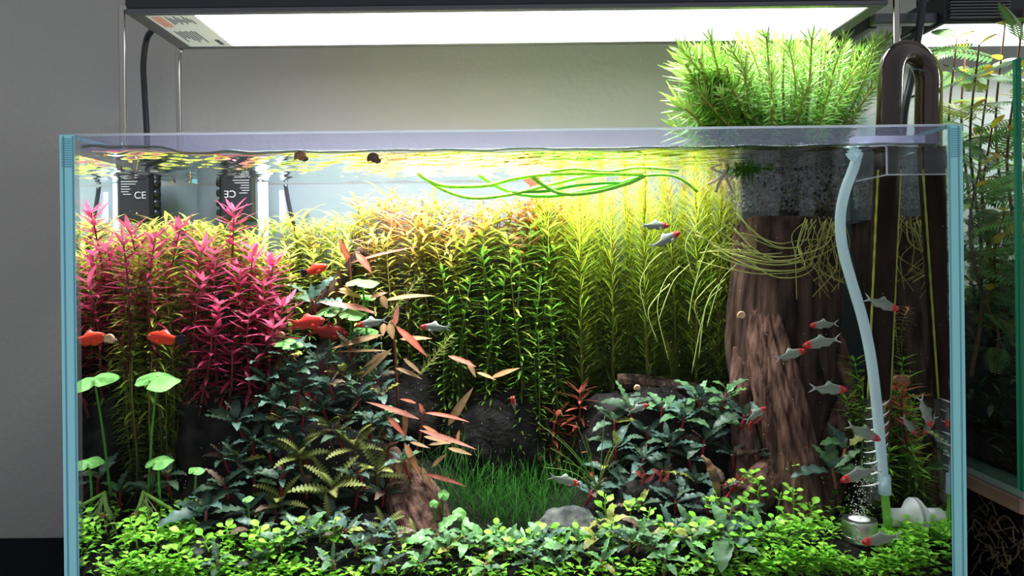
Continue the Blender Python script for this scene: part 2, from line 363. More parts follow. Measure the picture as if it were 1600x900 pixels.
for k in range(9): strip(stk, 'dark_print', M['print_dark'], sx + 0.014 + 0.0022 * k, sx + 0.0151 + 0.0022 * k, sy + 0.003 + 0.004 * (k % 3), sy + 0.018 + 0.012 * R.random(), LZ - 0.0008)
for k in range(8): strip(stk, 'dark_print', M['print_dark'], sx + 0.005 + 0.0024 * k, sx + 0.0061 + 0.0024 * k, sy + 0.043 + 0.002 * (k % 2), sy + 0.062 + 0.016 * R.random(), LZ - 0.0008)
strip(stk, 'dark_print', M['print_dark'], sx + 0.030, sx + 0.034, sy + 0.070, sy + 0.086, LZ - 0.0008)
for x, y, top in ((LX0 - 0.0025, LY0 + 0.001, LZ + 0.004), (LX0 - 0.001, LY1 - 0.001, LZ - 0.002), (LX1 + 0.005, LY1 - 0.002, LZ - 0.002), (LX1 + 0.0075, LY0 + 0.003, LZ + 0.03)):
    s = 1 if x > 0 else -1
    mb = MB(); pts = smooth([(x - s * 0.004, y, top), (x - s * 0.0012, y, top - 0.0012), (x, y, top - 0.005), (x, y, 0.40), (x, y, ZR + 0.001)], 5)
    tube(mb, pts, 0.0025 if y < 0.12 else 0.0023, 12); w_ = lp(mb, 'support_wire', M['steel'], True)
    mb = MB(); tube(mb, smooth([(x, y, ZR + 0.0005), (x + s * 0.0005, y, ZR - 0.006), (x - s * 0.009, y, ZR - 0.007), (x - s * 0.0085, y, ZR - 0.016)], 5), 0.0021, 10); mb.build('rim_hook', M['steel'], w_)
ld = bpy.data.lights.new('lamp_light', 'AREA'); ld.shape = 'RECTANGLE'; ld.size = LX1 - LX0 - 0.066; ld.size_y = LY1 - LY0 - 0.016
ld.energy = LAMP_WATTS; ld.color = (0.97, 0.99, 1.0); ld.spread = math.radians(LAMP_SPREAD)
lo = bpy.data.objects.new('lamp_light', ld); COL.objects.link(lo); lo.parent = LP
lo.location = ((LX0 + 0.052 + LX1 - 0.0125) / 2, (LY0 + LY1) / 2 - 0.13, LZ - 0.0012 - ZR)
mb = MB(); pts = smooth([P(242, 40, 0.74), P(238, 47, 0.752), P(229, 62, 0.765), P(224, 100, 0.772), P(226, 150, 0.774), P(230, 232, 0.776), P(232, 420, 0.778), P(232, 700, 0.780)], 10)
tag(mb.build('x', M['rubber']) if False else (tube(mb, pts, 0.0029, 12), mb.build('power_cable', M['rubber']))[1], 'thick black power cable hanging from the left end of the lamp', 'cable')

# ------------------------------------------------------------------ ground and hardscape
def terrain(x, y):
    h = 0.057 + 0.033 * max(0, min(1, (y - 0.05) / 0.16)) ** 1.3
    h += 0.050 * math.exp(-((x + 0.16) / 0.10) ** 2 - ((y - 0.15) / 0.07) ** 2)
    h += 0.028 * math.exp(-((x - 0.15) / 0.07) ** 2 - ((y - 0.14) / 0.06) ** 2)
    h -= 0.014 * math.exp(-((x - 0.01) / 0.05) ** 2 - ((y - 0.10) / 0.07) ** 2)
    h -= 0.015 * max(0, 1 - (y - .006) / .022)
    return h + 0.003 * noise.noise(Vector((x * 40, y * 40, 3)))
nx, ny = 110, 44; V = []
for j in range(ny + 1):
    for i in range(nx + 1):
        x = -XI + 0.0006 + (2 * XI - 0.0012) * i / nx; y = YF + 0.007 + (YB - YF - 0.0076) * j / ny
        V.append((x, y, terrain(x, y)))
o = len(V); n1 = nx + 1
Fs = [(j * n1 + i, j * n1 + i + 1, (j + 1) * n1 + i + 1, (j + 1) * n1 + i) for j in range(ny) for i in range(nx)]
V += [(v[0], v[1], 0.0006) for v in V]; 
for i in range(nx): Fs += [(i, o + i, o + i + 1, i + 1), (ny * n1 + i, ny * n1 + i + 1, o + ny * n1 + i + 1, o + ny * n1 + i)]
for j in range(ny): Fs += [(j * n1, (j + 1) * n1, o + (j + 1) * n1, o + j * n1), (j * n1 + nx, o + j * n1 + nx, o + (j + 1) * n1 + nx, (j + 1) * n1 + nx)]
mb = MB(); mb.add(V, Fs); tag(mb.build('aquarium_soil', M['soil']), 'black sloped soil bed on the floor of the large aquarium', 'soil', kind='stuff')

def blob(r, seed, sub=4, amp=0.22, freq=1.4):
    import bmesh
    bm = bmesh.new(); bmesh.ops.create_icosphere(bm, subdivisions=sub, radius=1); mbb = MB(); off = Vector((seed * 7.3, seed * 3.1, seed))
    vs = []
    for v in bm.verts:
        p = v.co; d = 1 + amp * noise.noise(p * freq + off) + amp * 0.5 * noise.noise(p * freq * 2.7 + off) + 0.05 * noise.noise(p * 9 + off)
        vs.append(Vector((p.x * r[0], p.y * r[1], p.z * r[2])) * d)
    mbb.add(vs, [tuple(v.index for v in f.verts) for f in bm.faces]); bm.free(); return mbb
ROCKS = [  # px, py, D, half width px, half height px, depth m, material, label
    (215, 700, .668, 85, 115, .035, 'rock', 'black lava stone in the left corner behind the tall round leaves'),
    (300, 660, .672, 80, 85, .035, 'rock', 'dark brown lava stone under the crimson stems'),
    (355, 790, .632, 85, 50, .026, 'rock', 'low dark stone behind the broad dark leaves at lower left'),
    (440, 640, .700, 95, 95, .024, 'rock', 'black stone buried in dark wavy leaves left of centre'),
    (545, 610, .700, 90, 100, .024, 'rock', 'black stone under the black slanted branch'),
    (500, 750, .668, 120, 85, .022, 'rock', 'black stone behind the lobed fern-like leaves'),
    (640, 660, .695, 60, 90, .025, 'rock', 'black stone behind the long red-brown leaves'),
    (310, 880, .578, 70, 40, .018, 'stone', 'dark rounded stone low in the left foreground'),
    (775, 690, .682, 85, 80, .018, 'rock', 'large black stone in the dark hollow at the centre'),
    (1000, 690, .690, 110, 85, .028, 'rock', 'black stone under the right-hand dark wavy leaves'),
    (1110, 700, .680, 80, 85, .025, 'rock', 'black stone beside the foot of the driftwood trunk'),
    (1040, 800, .630, 95, 60, .022, 'rock', 'low black stone in the right-hand foreground leaves'),
    (888, 826, .600, 48, 32, .020, 'stone', 'smooth grey stone right of the dark green grass'),
    (560, 850, .600, 95, 50, .016, 'rock', 'low black stone left of the reddish root stump'),
]
for k, (px, py, D, hw, hh, dp, m, lab) in enumerate(ROCKS):
    p = P(px, py, D); p.x = max(p.x, -XI + S(hw, D) * 1.22 + .002); p.y = min(p.y, YB - dp * 1.22 - .002); tag(blob((S(hw, D), dp, S(hh, D)), k + 1).build('stone', M[m], loc=p), lab, 'stone', 'stones of the aquascape')

def bark(rings, seg, path, rad, seed, twist=0.6, ridge=0.16):
    """a trunk with grain ridges that run along it"""
    off = Vector((seed, seed * 2.0, 0))
    def shp(u, th):
        a = th + twist * u
        d = Vector((math.cos(a) * 2.0, math.sin(a) * 2.0, u * 1.1)) + off; e = Vector((math.cos(a) * 6.5, math.sin(a) * 6.5, u * 1.8)) + off
        f = Vector((math.cos(a) * 17, math.sin(a) * 17, u * 2.5)) + off
        return 1 + ridge * noise.noise(d) + ridge * 0.7 * noise.noise(e) + ridge * 0.35 * noise.noise(f)
    mb = MB(); pts = smooth(path, max(2, rings // (len(path) - 1))); tube(mb, pts, rad, seg, shape=shp); return mb
def interp(tab):
    return lambda u: float(np.interp(u, [a for a, b in tab], [b for a, b in tab]))
base = P(1230, 860, .66)
TR = thing('driftwood', base, 'tall red-brown driftwood trunk with a dark hollow near its foot', 'driftwood')
def trp(mb, name, m=None): return mb.build(name, M[m or 'wood'], TR, loc=-base)
D = .678
def SS(l): return [P(*q) for q in l]
trp(bark(90, 110, SS([(1228, 345, .690), (1226, 420, .688), (1222, 500, .684), (1222, 570, .680), (1232, 630, .672), (1240, 700, .660)]), interp([(0, .043), (.1, .046), (.5, .0455), (.75, .042), (.9, .030), (1, .024)]), 3, 0.35, 0.13), 'trunk', 'wood2')
trp(bark(80, 90, SS([(1196, 440, .668), (1198, 520, .655), (1210, 590, .644), (1225, 660, .634), (1240, 730, .628), (1250, 800, .622), (1245, 880, .612)]), interp([(0, .008), (.18, .018), (.32, .0205), (.6, .0205), (.8, .023), (1, .032)]), 11, 0.9, 0.24), 'root')
trp(bark(50, 60, SS([(1296, 500, .680), (1312, 590, .664), (1318, 640, .652), (1306, 690, .644), (1290, 745, .640), (1276, 800, .632), (1262, 870, .620)]), interp([(0, .008), (.25, .012), (.5, .0125), (1, .017)]), 23, 1.2, 0.22), 'root')
trp(bark(40, 50, SS([(1245, 660, .650), (1215, 730, .630), (1165, 785, .618), (1100, 850, .604)]), interp([(0, .006), (.5, .014), (1, .012)]), 31, 0.8, 0.22), 'root')
trp(bark(40, 50, SS([(1180, 480, .685), (1166, 560, .67), (1163, 640, .66), (1170, 720, .65), (1165, 800, .64)]), interp([(0, .004), (.2, .011), (.5, .013), (1, .018)]), 41, 0.8, 0.22), 'root', 'wood')
# the stump left of centre and the branches
b2 = P(655, 870, .60)
ST = thing('driftwood', b2, 'short reddish driftwood root left of the dark green grass', 'driftwood')
def stp(mb, name, m='wood'): return mb.build(name, M[m], ST, loc=-b2)
stp(bark(60, 70, SS([(615, 700, .640), (630, 770, .622), (645, 820, .610), (662, 880, .598), (672, 930, .592)]), interp([(0, .003), (.12, .011), (.3, .017), (.5, .0185), (1, .024)]), 55, 0.7, 0.24), 'trunk')
stp(bark(40, 50, SS([(640, 720, .632), (672, 785, .618), (690, 850, .606), (705, 920, .598)]), interp([(0, .002), (.3, .010), (.7, .011), (1, .014)]), 61, 0.7, 0.26), 'root')
def log(pts, rad, lab, m, name='driftwood'):
    p0 = pts[-1]; tag(bark(40, 36, [q - p0 for q in pts], rad, 71 + len(lab), 0.4, 0.2).build(name, M[m], loc=p0), lab, 'driftwood')
log(SS([(700, 890, .588), (740, 893, .582), (790, 897, .578), (840, 910, .575)]), interp([(0, .010), (.5, .009), (1, .007)]), 'low mossy driftwood piece at the bottom edge right of the stump', 'wood')
log(SS([(570, 392, .692), (540, 432, .690), (512, 470, .690), (480, 510, .70), (440, 560, .70)]), interp([(0, .0065), (.5, .0085), (1, .011)]), 'black slanted branch pointing up beside the red fish', 'wood2')
log(SS([(965, 596, .70), (1010, 600, .70), (1050, 606, .70), (1100, 612, .70)]), interp([(0, .007), (.5, .008), (1, .007)]), 'dark brown fallen branch across the centre right', 'wood2')

# ------------------------------------------------------------------ hanging planter
pf, pb = 0.145, 0.216
xL, zB, zT = P(1157, 300, .68).x, P(1230, 347, .68).z, ZR + 0.012
PL = thing('hanging_planter', (xL, pf, zB), 'clear hanging planter box full of grey soil grains under the lamp', 'planter')
xR = XI - 0.001
for nm, a in (('front_panel', (xL, xR, pf, pf + .002, zB, zT)), ('back_panel', (xL, xR, pb, pb + .002, zB, zT)), ('side_panel', (xL, xL + .002, pf + .002, pb, zB, zT)), ('side_panel', (xR - .002, xR, pf + .002, pb, zB, zT)), ('bottom_panel', (xL, xR, pf, pb + .002, zB - .002, zB))):
    mb = MB(); box(mb, *a); mb.build(nm, M['clear'], PL, False, loc=(-xL, -pf, -zB))
mb = MB(); box(mb, xL + .0035, xR - .0035, pf + .006, pb - .002, zB + 0.001, ZW + 0.006)
o = mb.build('soil_core', M['stone'], PL, False, loc=(-xL, -pf, -zB))
import bmesh
bm = bmesh.new(); bmesh.ops.create_icosphere(bm, subdivisions=1, radius=1); IV = [v.co.copy() for v in bm.verts]; IF = [tuple(v.index for v in f.verts) for f in bm.faces]; bm.free()
mb = MB()
for k in range(2100):
    z = zB + 0.010 + R.random() * (ZW + 0.004 - zB - 0.010); r = R.uniform(.0010, .0020); side = R.random() < .22
    c = Vector((xL + .0035 + R.random() * .002, pf + .003 + R.random() * (pb - pf - .008), z)) if side else Vector((xL + .004 + R.random() * (xR - xL - .008), pf + .0035 + R.random() * .0035, z))
    q = Quaternion((R.random(), R.random(), R.random(), R.random())).normalized()
    mb.add([c + q @ Vector((v.x * r, v.y * r * .8, v.z * r * .9)) for v in IV], IF)
o = mb.build('soil_grains', M['granule'], PL, True, loc=(-xL, -pf, -zB)); o['kind'] = 'stuff'
for k in range(34):     # root threads against the front panel
    x, z = xL + .01 + R.random() * (xR - xL - .02), zB + .01 + R.random() * .045; a = R.uniform(-1, 1); pts = [(x, pf + .0028, z)]
    for j in range(4): a += R.uniform(-.8, .8); x += .004 * math.sin(a); z -= .005 * math.cos(a); pts.append((min(max(x, xL + .004), xR - .004), pf + .0028, max(z, zB + .002)))
    mb = MB(); tube(mb, smooth(pts, 3), R.uniform(.00025, .0005), 5, col=mixc((.30, .28, .10), (.22, .14, .08), R.random())); mb.build('root_thread', M['root'], PL, loc=(-xL, -pf, -zB))

# ------------------------------------------------------------------ equipment on the right
def pipe_obj():
    c = P(1392, 200, .585); xl = c.x; xr = XI + TH + .0185; zt = P(1420, 82, .595).z
    r = 0.0090; IP = thing('intake_pipe', (xl, .05, ZR), 'brown stained glass intake pipe bent over the right rim', 'pipe')
    bot = P(1363, 775, .585); top = Vector((xl, .05, zt - .03))
    def ip(mb, n, m): return mb.build(n, M[m], IP, loc=(-xl, -.05, -ZR))
    mb = MB(); mx = (xl + xr) / 2; h = (xr - xl) / 2
    arc = [Vector((mx - h * math.cos(a), .05 + .025 * (1 - math.cos(a)) / 2, zt - h * .9 - .001 + h * 1.0 * math.sin(a))) for a in np.linspace(0, math.pi, 15)]
    pts = [top.lerp(bot, t) for t in (.13, .08, .04)] + arc + [Vector((xr, .077, z)) for z in (zt - .05, zt - .10, .25, .10, .0)]
    tube(mb, pts, r, 24); ip(mb, 'bent_tube', 'pipe')
    mb = MB(); tube(mb, [top.lerp(bot, t) for t in (.13, .3, .5, .76)], r, 24); ip(mb, 'riser', 'pipe_wet')
    mb = MB(); tube(mb, [top.lerp(bot, .76), top.lerp(bot, .9), bot], r * .98, 24, cap=False); o = ip(mb, 'strainer', 'clear'); o['label'] = 'clear slotted strainer end'
    mb = MB(); lathe(mb, [(0.0, -.009), (.005, -.008), (.008, -.005), (.0096, 0)], Matrix.Translation(bot), 20, cap=False); ip(mb, 'strainer_tip', 'clear')
    ax = (bot - top).normalized()
    for k in range(8):
        c = top.lerp(bot, .77 + .027 * k); mb = MB()
        pts = [c + Vector((r * 1.02 * math.cos(a), r * 1.02 * math.sin(a), .004 * math.cos(a))) for a in np.linspace(math.pi * 1.05, math.pi * 1.85, 9)]
        tube(mb, pts, lambda u: .0008 * math.sin(math.pi * min(max(u, .05), .95)), 6); ip(mb, 'slot_edge', 'ceramic')
    for s in (-1, 1):
        mb = MB(); a0 = top.lerp(bot, .2); a1 = top.lerp(bot, .76)
        tube(mb, smooth([a0.lerp(a1, t) + Vector((s * r * .93, -r * .42, 0)) for t in (0, .25, .5, .75, 1)], 6), lambda u: .0007 + .0004 * math.sin(u * 37) ** 2, 6); o = ip(mb, 'algae_streak', 'algae')
    mb = MB(); tube(mb, [q + Vector((.0085, -.004, 0)) for q in arc[9:]] + [Vector((xr + .0085, .073, zt - .05)), Vector((xr + .0085, .073, zt - .075))], lambda u: .0012 + .0008 * math.sin(u * 31) ** 2, 6); ip(mb, 'algae_streak', 'algae')
pipe_obj()
# clear acrylic clip with a skirt dipping under the water
g0, g1 = P(1365, 250, .585), P(1481, 250, .585)
AC = thing('acrylic_guard', (g0.x, .03, ZR), 'clear acrylic guard around the pipe at the right water edge', 'guard')
def acp(nm, a, m='clear', bev=0.0006):
    mb = MB(); box(mb, *a, bev=bev); return mb.build(nm, M[m], AC, False, loc=(-g0.x, -.03, -ZR))
zb = P(1400, 275, .575).z; zt2 = ZR - .0025; ax1 = XI - .0006
acp('skirt_front', (g0.x, ax1, .030, .0325, zb, ZW + .002)); acp('skirt_side', (g0.x, g0.x + .0025, .0325, .078, zb, ZW + .002)); acp('skirt_back', (g0.x, ax1, .078, .0805, zb, ZW + .002))
acp('top_plate', (P(1322, 212, .575).x, ax1, .026, .0355, ZR - .0085, ZR - .003), 'acryl'); acp('top_plate', (g0.x - .004, ax1, .0765, .083, ZR - .0085, ZR - .003), 'acryl'); acp('front_lip', (P(1345, 212, .575).x, ax1 - .004, .0275, .031, ZW + .0015, ZR - .0085), 'acryl')
for a, b in (((g0.x, .0305, zb), (ax1, .0305, zb)), ((g0.x, .0305, zb), (g0.x, .0305, ZW)), ((g0.x, .0305, zb), (g0.x, .079, zb)), ((g0.x + .030, .0305, zb), (g0.x + .030, .0305, ZW)), ((g0.x + .036, .0305, zb), (g0.x + .036, .0305, ZW)), ((g0.x + .045, .0305, zb), (g0.x + .045, .0305, ZW))):
    mb = MB(); tube(mb, [a, b], .0006, 6); mb.build('bright_edge', M['acryl'], AC, loc=(-g0.x, -.03, -ZR))
# white tube, diffuser, suction cup
D = .575
TB = MB(); tube(TB, smooth(SS([(1352, 226, .60), (1342, 236, .585), (1334, 262, .577), (1320, 300, .575), (1313, 340, .574), (1316, 385, .574), (1329, 435, .574), (1347, 495, .574), (1360, 555, .574), (1369, 625, .575), (1376, 700, .576), (1382, 772, .577)]), 8), 0.0038, 16)
tag(TB.build('air_tube', M['tube']), 'white silicone tube curving down to the gas diffuser', 'tube')
mb = MB(); tube(mb, smooth(SS([(1352, 226, .60), (1336, 231, .59), (1326, 234, .582), (1331, 244, .578), (1338, 250, .576)]), 6), .0030, 12); tag(mb.build('tube_elbow', M['tube']), 'short white elbow joint where the tube meets the water surface', 'joint')
dd = P(1343, 845, .572)
DF = thing('gas_diffuser', dd, 'knurled metal gas diffuser with white ceramic disc and glass stem', 'diffuser')
rd = S(26, .572)
mb = MB(); lathe(mb, [(0, 0), (rd * .93, 0), (rd * .97, .0012), (rd * .97, .0045), (rd * .94, .0050), (rd, .0056), (rd, .0152), (rd * .96, .0164), (rd * .62, .0166), (rd * .60, .0158)], None, 64, cap=False); mb.build('body', M['metal'], DF, False)
mb = MB(); lathe(mb, [(0, .0168), (rd * .35, .0169), (rd * .58, .0162), (rd * .6, .015)], None, 32, cap=False); mb.build('ceramic_disc', M['ceramic'], DF)
mb = MB(); tube(mb, [q - dd for q in smooth(SS([(1382, 768, .577), (1385, 800, .577), (1387, 832, .577), (1383, 852, .576), (1368, 866, .574), (1352, 864, .572), (1344, 850, .572)]), 6)], .0030, 14); o = mb.build('glass_stem', M['green_glass'], DF); o['label'] = 'green tinted glass stem'
mb = MB(); tube(mb, [P(1381, 742, .577) - dd, P(1383, 772, .577) - dd], .0045, 16); mb.build('tube_collar', M['tube'], DF)
sw = P(1433, 808, .582); sw.x = XI - .0004
SU = thing('suction_cup', sw, 'white rubber suction cup pressed on the right pane by the diffuser', 'suction cup')
rx = Matrix.Rotation(-math.pi / 2, 4, 'Y')
rr = S(30, .582)
mb = MB(); lathe(mb, [(rr * .3, .0012), (rr * .95, .0005), (rr, .0012), (rr * .96, .0022), (rr * .7, .0052), (rr * .5, .0078), (rr * .46, .0085)], rx, 36); mb.build('disc', M['rubber_white'], SU)
mb = MB(); lathe(mb, [(rr * .44, .0075), (rr * .46, .010), (rr * .46, .0185), (rr * .42, .0195), (rr * .30, .0195), (rr * .28, .012)], rx, 28, cap=False); mb.build('hub', M['rubber_white'], SU)
mb = MB(); tube(mb, [Vector((-.0185, 0, .001)), P(1387, 806, .579) - sw], .0032, 10); mb.build('holder_pin', M['rubber_white'], SU)
mb = MB()
for k in range(260):
    t = R.random() ** 1.3; c = dd + Vector((R.gauss(0, 1) * (.003 + .004 * t) + .006 * t + (.004 if t > .6 else 0), R.gauss(0, 1) * .003, .017 + .045 * t)); r = R.uniform(.00018, .00042)
    mb.add([c + v * r for v in IV], IF)
tag(mb.build('gas_bubbles', M['speck']), 'stream of fine bubbles rising from the metal diffuser', 'bubbles', kind='stuff')
mb = MB()
for k in range(900):
    px, py = R.uniform(200, 1460), R.uniform(330, 800); c = P(px, py, R.uniform(.55, .66)); r = R.uniform(.00012, .00026)
    if abs(c.x) < XI - .005: mb.add([c + v * r for v in IV], IF)
tag(mb.build('floating_specks', M['speck']), 'tiny pale specks drifting in the aquarium water', 'specks', kind='stuff')
for px, py, D, r in ((722, 259, .60, .0018), (840, 261, .61, .0014), (460, 238, .548, .0016), (595, 241, .547, .0020), (606, 241, .547, .0017), (268, 250, .57, .0017), (1247, 226, .547, .0015), (1254, 227, .547, .0018), (235, 264, .57, .0012)):
    p = P(px, py, D); mb = MB(); bmv = [v * r for v in IV]; lathe(mb, [(r * math.sin(a), -r * math.cos(a)) for a in np.linspace(.05, math.pi - .05, 9)], None, 14)
    tag(mb.build('air_bubble', M['bubble'], loc=p), 'small clear air bubble under the water surface', 'bubble', 'air bubbles at the water surface')
# pump in the back left corner
pp = P(375, 300, .735)
PU = thing('internal_pump', pp, 'black ribbed pump with small white print in the back left corner', 'pump')
hw, hh = S(28, .735), S(46, .735)
mb = MB(); box(mb, -hw, hw, -.010, .012, -hh, hh, bev=.003); mb.build('body', M['pump'], PU, False)
for k in range(5):
    mb = MB(); z = -hh + .008 + k * .0095; lathe(mb, [(.0005, -.004), (.004, -.003), (.0045, 0), (.004, .003), (.0005, .004)], Matrix.Translation((-hw - .0005, -.002, z)), 12); mb.build('rib', M['pump'], PU)
    mb = MB(); lathe(mb, [(.0005, -.004), (.004, -.003), (.0045, 0), (.004, .003), (.0005, .004)], Matrix.Translation((hw + .001, .004, z)), 12); mb.build('rib', M['pump'], PU)
for k, (a, b) in enumerate(((-.55, .7), (-.62, .7), (-.2, .7), (-.1, .7), (.25, .7), (.2, .7), (.3, .7), (.15, .6))):
    mb = MB(); z = hh * (.52 - .085 * k); box(mb, hw * a, hw * b, -.0102, -.0100, z, z + .0006); mb.build('print_line', M['print_white'], PU, False)
fc = bpy.data.curves.new('lettering', 'FONT'); fc.body = 'CE'; fc.size = .0095; fc.align_x = 'CENTER'; fc.extrude = .0001; fc.materials.append(M['print_white'])
t_ = bpy.data.objects.new('lettering', fc); COL.objects.link(t_); bpy.context.view_layer.update()
me_ = bpy.data.meshes.new_from_object(t_.evaluated_get(bpy.context.evaluated_depsgraph_get())); bpy.data.objects.remove(t_)
o = obj('lettering', me_); o.parent = PU; o.location = (-hw * .35, -.0103, -.006); o.rotation_euler = (math.pi / 2, 0, 0); o.scale = (-1, 1, 1)
mb = MB(); tube(mb, [P(410, 285, .738), P(412, 420, .738), P(412, 560, .738)], .0052, 14); tag(mb.build('lift_tube', M['tube']), 'pale vertical tube beside the black pump', 'tube')
mb = MB(); tube(mb, smooth(SS([(446, 288, .742), (450, 312, .742), (457, 345, .742), (466, 385, .742), (470, 470, .742)]), 5), .0020, 10); tag(mb.build('pump_cable', M['rubber']), 'black cable running down right of the pale tube', 'cable')
mb = MB(); box(mb, P(436, 300, .745).x, P(447, 300, .745).x, .2102, .2112, .2, P(440, 297, .745).z); tag(mb.build('clear_strip', M['acryl'], smooth=False), 'clear plastic strip on the back pane right of the pump', 'strip')

# ------------------------------------------------------------------ plants: stem plants
def ramp(stops):
    xs = [a for a, c in stops]; cs = np.array([c for a, c in stops])
    return lambda t: tuple(float(np.interp(t, xs, cs[:, k])) for k in range(3))
def stem_proto(seed, H, whorls, per, Lf, Wf, elev, colf, stemcol, srad, prof='lance', n=3, curl=0.5, bend=0.05, fold=0.15, t0=0.05, indiv=False, jit=0.3):
    r = random.Random(seed); a = r.uniform(0, 6.28)
    path = [Vector((bend * H * math.sin(2.5 * t + a) * t, bend * H * math.cos(2.1 * t + a * 2) * t, H * t)) for t in np.linspace(0, 1, 9)]
    path = [p - path[-1] * (k / 8) + Vector((0, 0, H * k / 8)) for k, p in enumerate(path)]
    def at(t):
        k = min(7, int(t * 8)); return path[k].lerp(path[k + 1], t * 8 - k)
    sm = MB(); tube(sm, path, lambda u: srad * (1 - 0.55 * u), 5, col=lambda u: stemcol(u))
    fm = MB(); leaves = []
    for w_ in range(whorls):
        t = t0 + (1 - t0) * (w_ + 0.5) / whorls; ph = r.uniform(0, 6.28) if per > 2 else (w_ % 2) * 1.57 + r.uniform(-.3, .3)
        for k in range(per):
            az = ph + 6.283 * k / per + r.uniform(-jit, jit); e = elev(t) + r.uniform(-.22, .22); d = Vector((math.cos(az) * math.cos(e), math.sin(az) * math.cos(e), math.sin(e)))
            l = Lf(t) * r.uniform(.75, 1.15); m_ = Matrix.Translation(at(t)) @ frame(d)
            c = colf(t); c = tuple(min(1, x * r.uniform(.8, 1.2)) for x in c)
            if indiv: leaves.append((m_, l, t))
            else: leaf(fm, m_, l, Wf(t), n, prof, fold, curl * r.uniform(.3, 1.4), 0, 1, c, tuple(min(1, x * 1.12) for x in c))
    return dict(H=H, stem=sm.mesh('stem', M['stem']), leaves=leaves if indiv else fm.mesh('foliage', M['leaf']), indiv=indiv)
LEAFBANK = {}
def plant(name, proto, base, tip, label, group, cat='plant', bank=None):
    d = tip - base; s = d.length / proto['H']; q = Vector((0, 0, 1)).rotation_difference(d)
    o = thing(name, base, label, cat, group); o.rotation_mode = 'QUATERNION'
    o.rotation_quaternion = q @ Quaternion((0, 0, 1), R.uniform(0, 6.28)); o.scale = (s, s, s)
    obj('stem', proto['stem'], o)
    if proto['indiv']:
        for m_, l, t in proto['leaves']:
            lf = obj('leaf', bank(t), o); lf.matrix_basis = m_ @ Matrix.Scale(l / .02, 4)
    else:
        f = obj('foliage', proto['leaves'], o); f['kind'] = 'stuff'
    return o
def gz(px, D, back=0.0):
    p = P(px, 500, D); x = max(-XI + .006, min(XI - .006, p.x)); y = min(YB - .004, max(YF + .006, p.y + back)); return Vector((x, y, terrain(x, y) - .003))

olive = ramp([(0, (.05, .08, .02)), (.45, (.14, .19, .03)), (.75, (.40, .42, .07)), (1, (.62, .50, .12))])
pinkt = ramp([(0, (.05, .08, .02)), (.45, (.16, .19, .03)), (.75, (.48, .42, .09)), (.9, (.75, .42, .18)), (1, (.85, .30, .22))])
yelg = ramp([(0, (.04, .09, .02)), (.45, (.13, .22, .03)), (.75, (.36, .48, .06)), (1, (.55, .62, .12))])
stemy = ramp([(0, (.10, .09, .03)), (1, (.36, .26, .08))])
YEL = []
for k, (cf, H) in enumerate([(c, h) for c in (olive, pinkt, yelg) for h in (.10, .14, .18)]):
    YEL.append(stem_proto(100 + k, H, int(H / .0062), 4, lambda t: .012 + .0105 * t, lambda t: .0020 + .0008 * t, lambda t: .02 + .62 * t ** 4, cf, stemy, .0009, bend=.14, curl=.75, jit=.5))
def pick(lst, h): 
    return min(lst, key=lambda p: abs(p['H'] - h) + R.random() * .04)
def topline(px): return float(np.interp(px, [285, 350, 420, 500, 560, 640, 700, 780, 860], [335, 335, 345, 335, 308, 303, 312, 315, 300]))
NY = 140
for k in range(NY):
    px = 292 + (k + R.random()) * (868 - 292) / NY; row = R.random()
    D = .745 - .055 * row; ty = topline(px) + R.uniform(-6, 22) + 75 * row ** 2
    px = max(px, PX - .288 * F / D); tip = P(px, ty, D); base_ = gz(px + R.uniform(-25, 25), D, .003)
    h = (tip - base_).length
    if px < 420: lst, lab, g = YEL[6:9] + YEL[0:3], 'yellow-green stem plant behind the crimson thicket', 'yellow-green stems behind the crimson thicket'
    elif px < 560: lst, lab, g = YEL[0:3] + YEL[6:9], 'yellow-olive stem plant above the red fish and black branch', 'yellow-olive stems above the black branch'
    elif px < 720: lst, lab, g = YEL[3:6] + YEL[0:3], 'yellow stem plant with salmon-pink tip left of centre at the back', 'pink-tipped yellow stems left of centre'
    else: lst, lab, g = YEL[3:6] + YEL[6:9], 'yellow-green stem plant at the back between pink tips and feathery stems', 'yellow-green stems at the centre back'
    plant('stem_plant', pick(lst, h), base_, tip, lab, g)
# fresh green stems in front of the yellow ones
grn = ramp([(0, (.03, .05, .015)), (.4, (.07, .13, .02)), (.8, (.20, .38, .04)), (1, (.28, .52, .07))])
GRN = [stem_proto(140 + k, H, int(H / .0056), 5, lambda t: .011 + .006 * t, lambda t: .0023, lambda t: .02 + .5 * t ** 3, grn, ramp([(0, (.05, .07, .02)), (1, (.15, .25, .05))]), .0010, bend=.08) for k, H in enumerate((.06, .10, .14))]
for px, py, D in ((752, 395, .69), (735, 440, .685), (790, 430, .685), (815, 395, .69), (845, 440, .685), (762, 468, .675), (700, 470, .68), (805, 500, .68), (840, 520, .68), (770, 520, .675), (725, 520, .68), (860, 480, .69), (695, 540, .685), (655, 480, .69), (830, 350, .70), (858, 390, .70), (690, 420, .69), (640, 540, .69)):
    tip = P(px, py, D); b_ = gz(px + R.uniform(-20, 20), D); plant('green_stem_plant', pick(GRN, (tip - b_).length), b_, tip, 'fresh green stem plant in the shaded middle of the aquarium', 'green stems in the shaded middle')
for k, (px, py, D, lab) in enumerate(((446, 470, .68, 'small bright green leafy stem right of the crimson thicket'), (455, 505, .675, 'lower bright green leafy stem right of the crimson thicket'))):
    tip = P(px, py, D); b_ = P(px, py + 80, D); plant('green_stem_plant', GRN[0], b_, tip, lab, 'green stems by the crimson thicket')
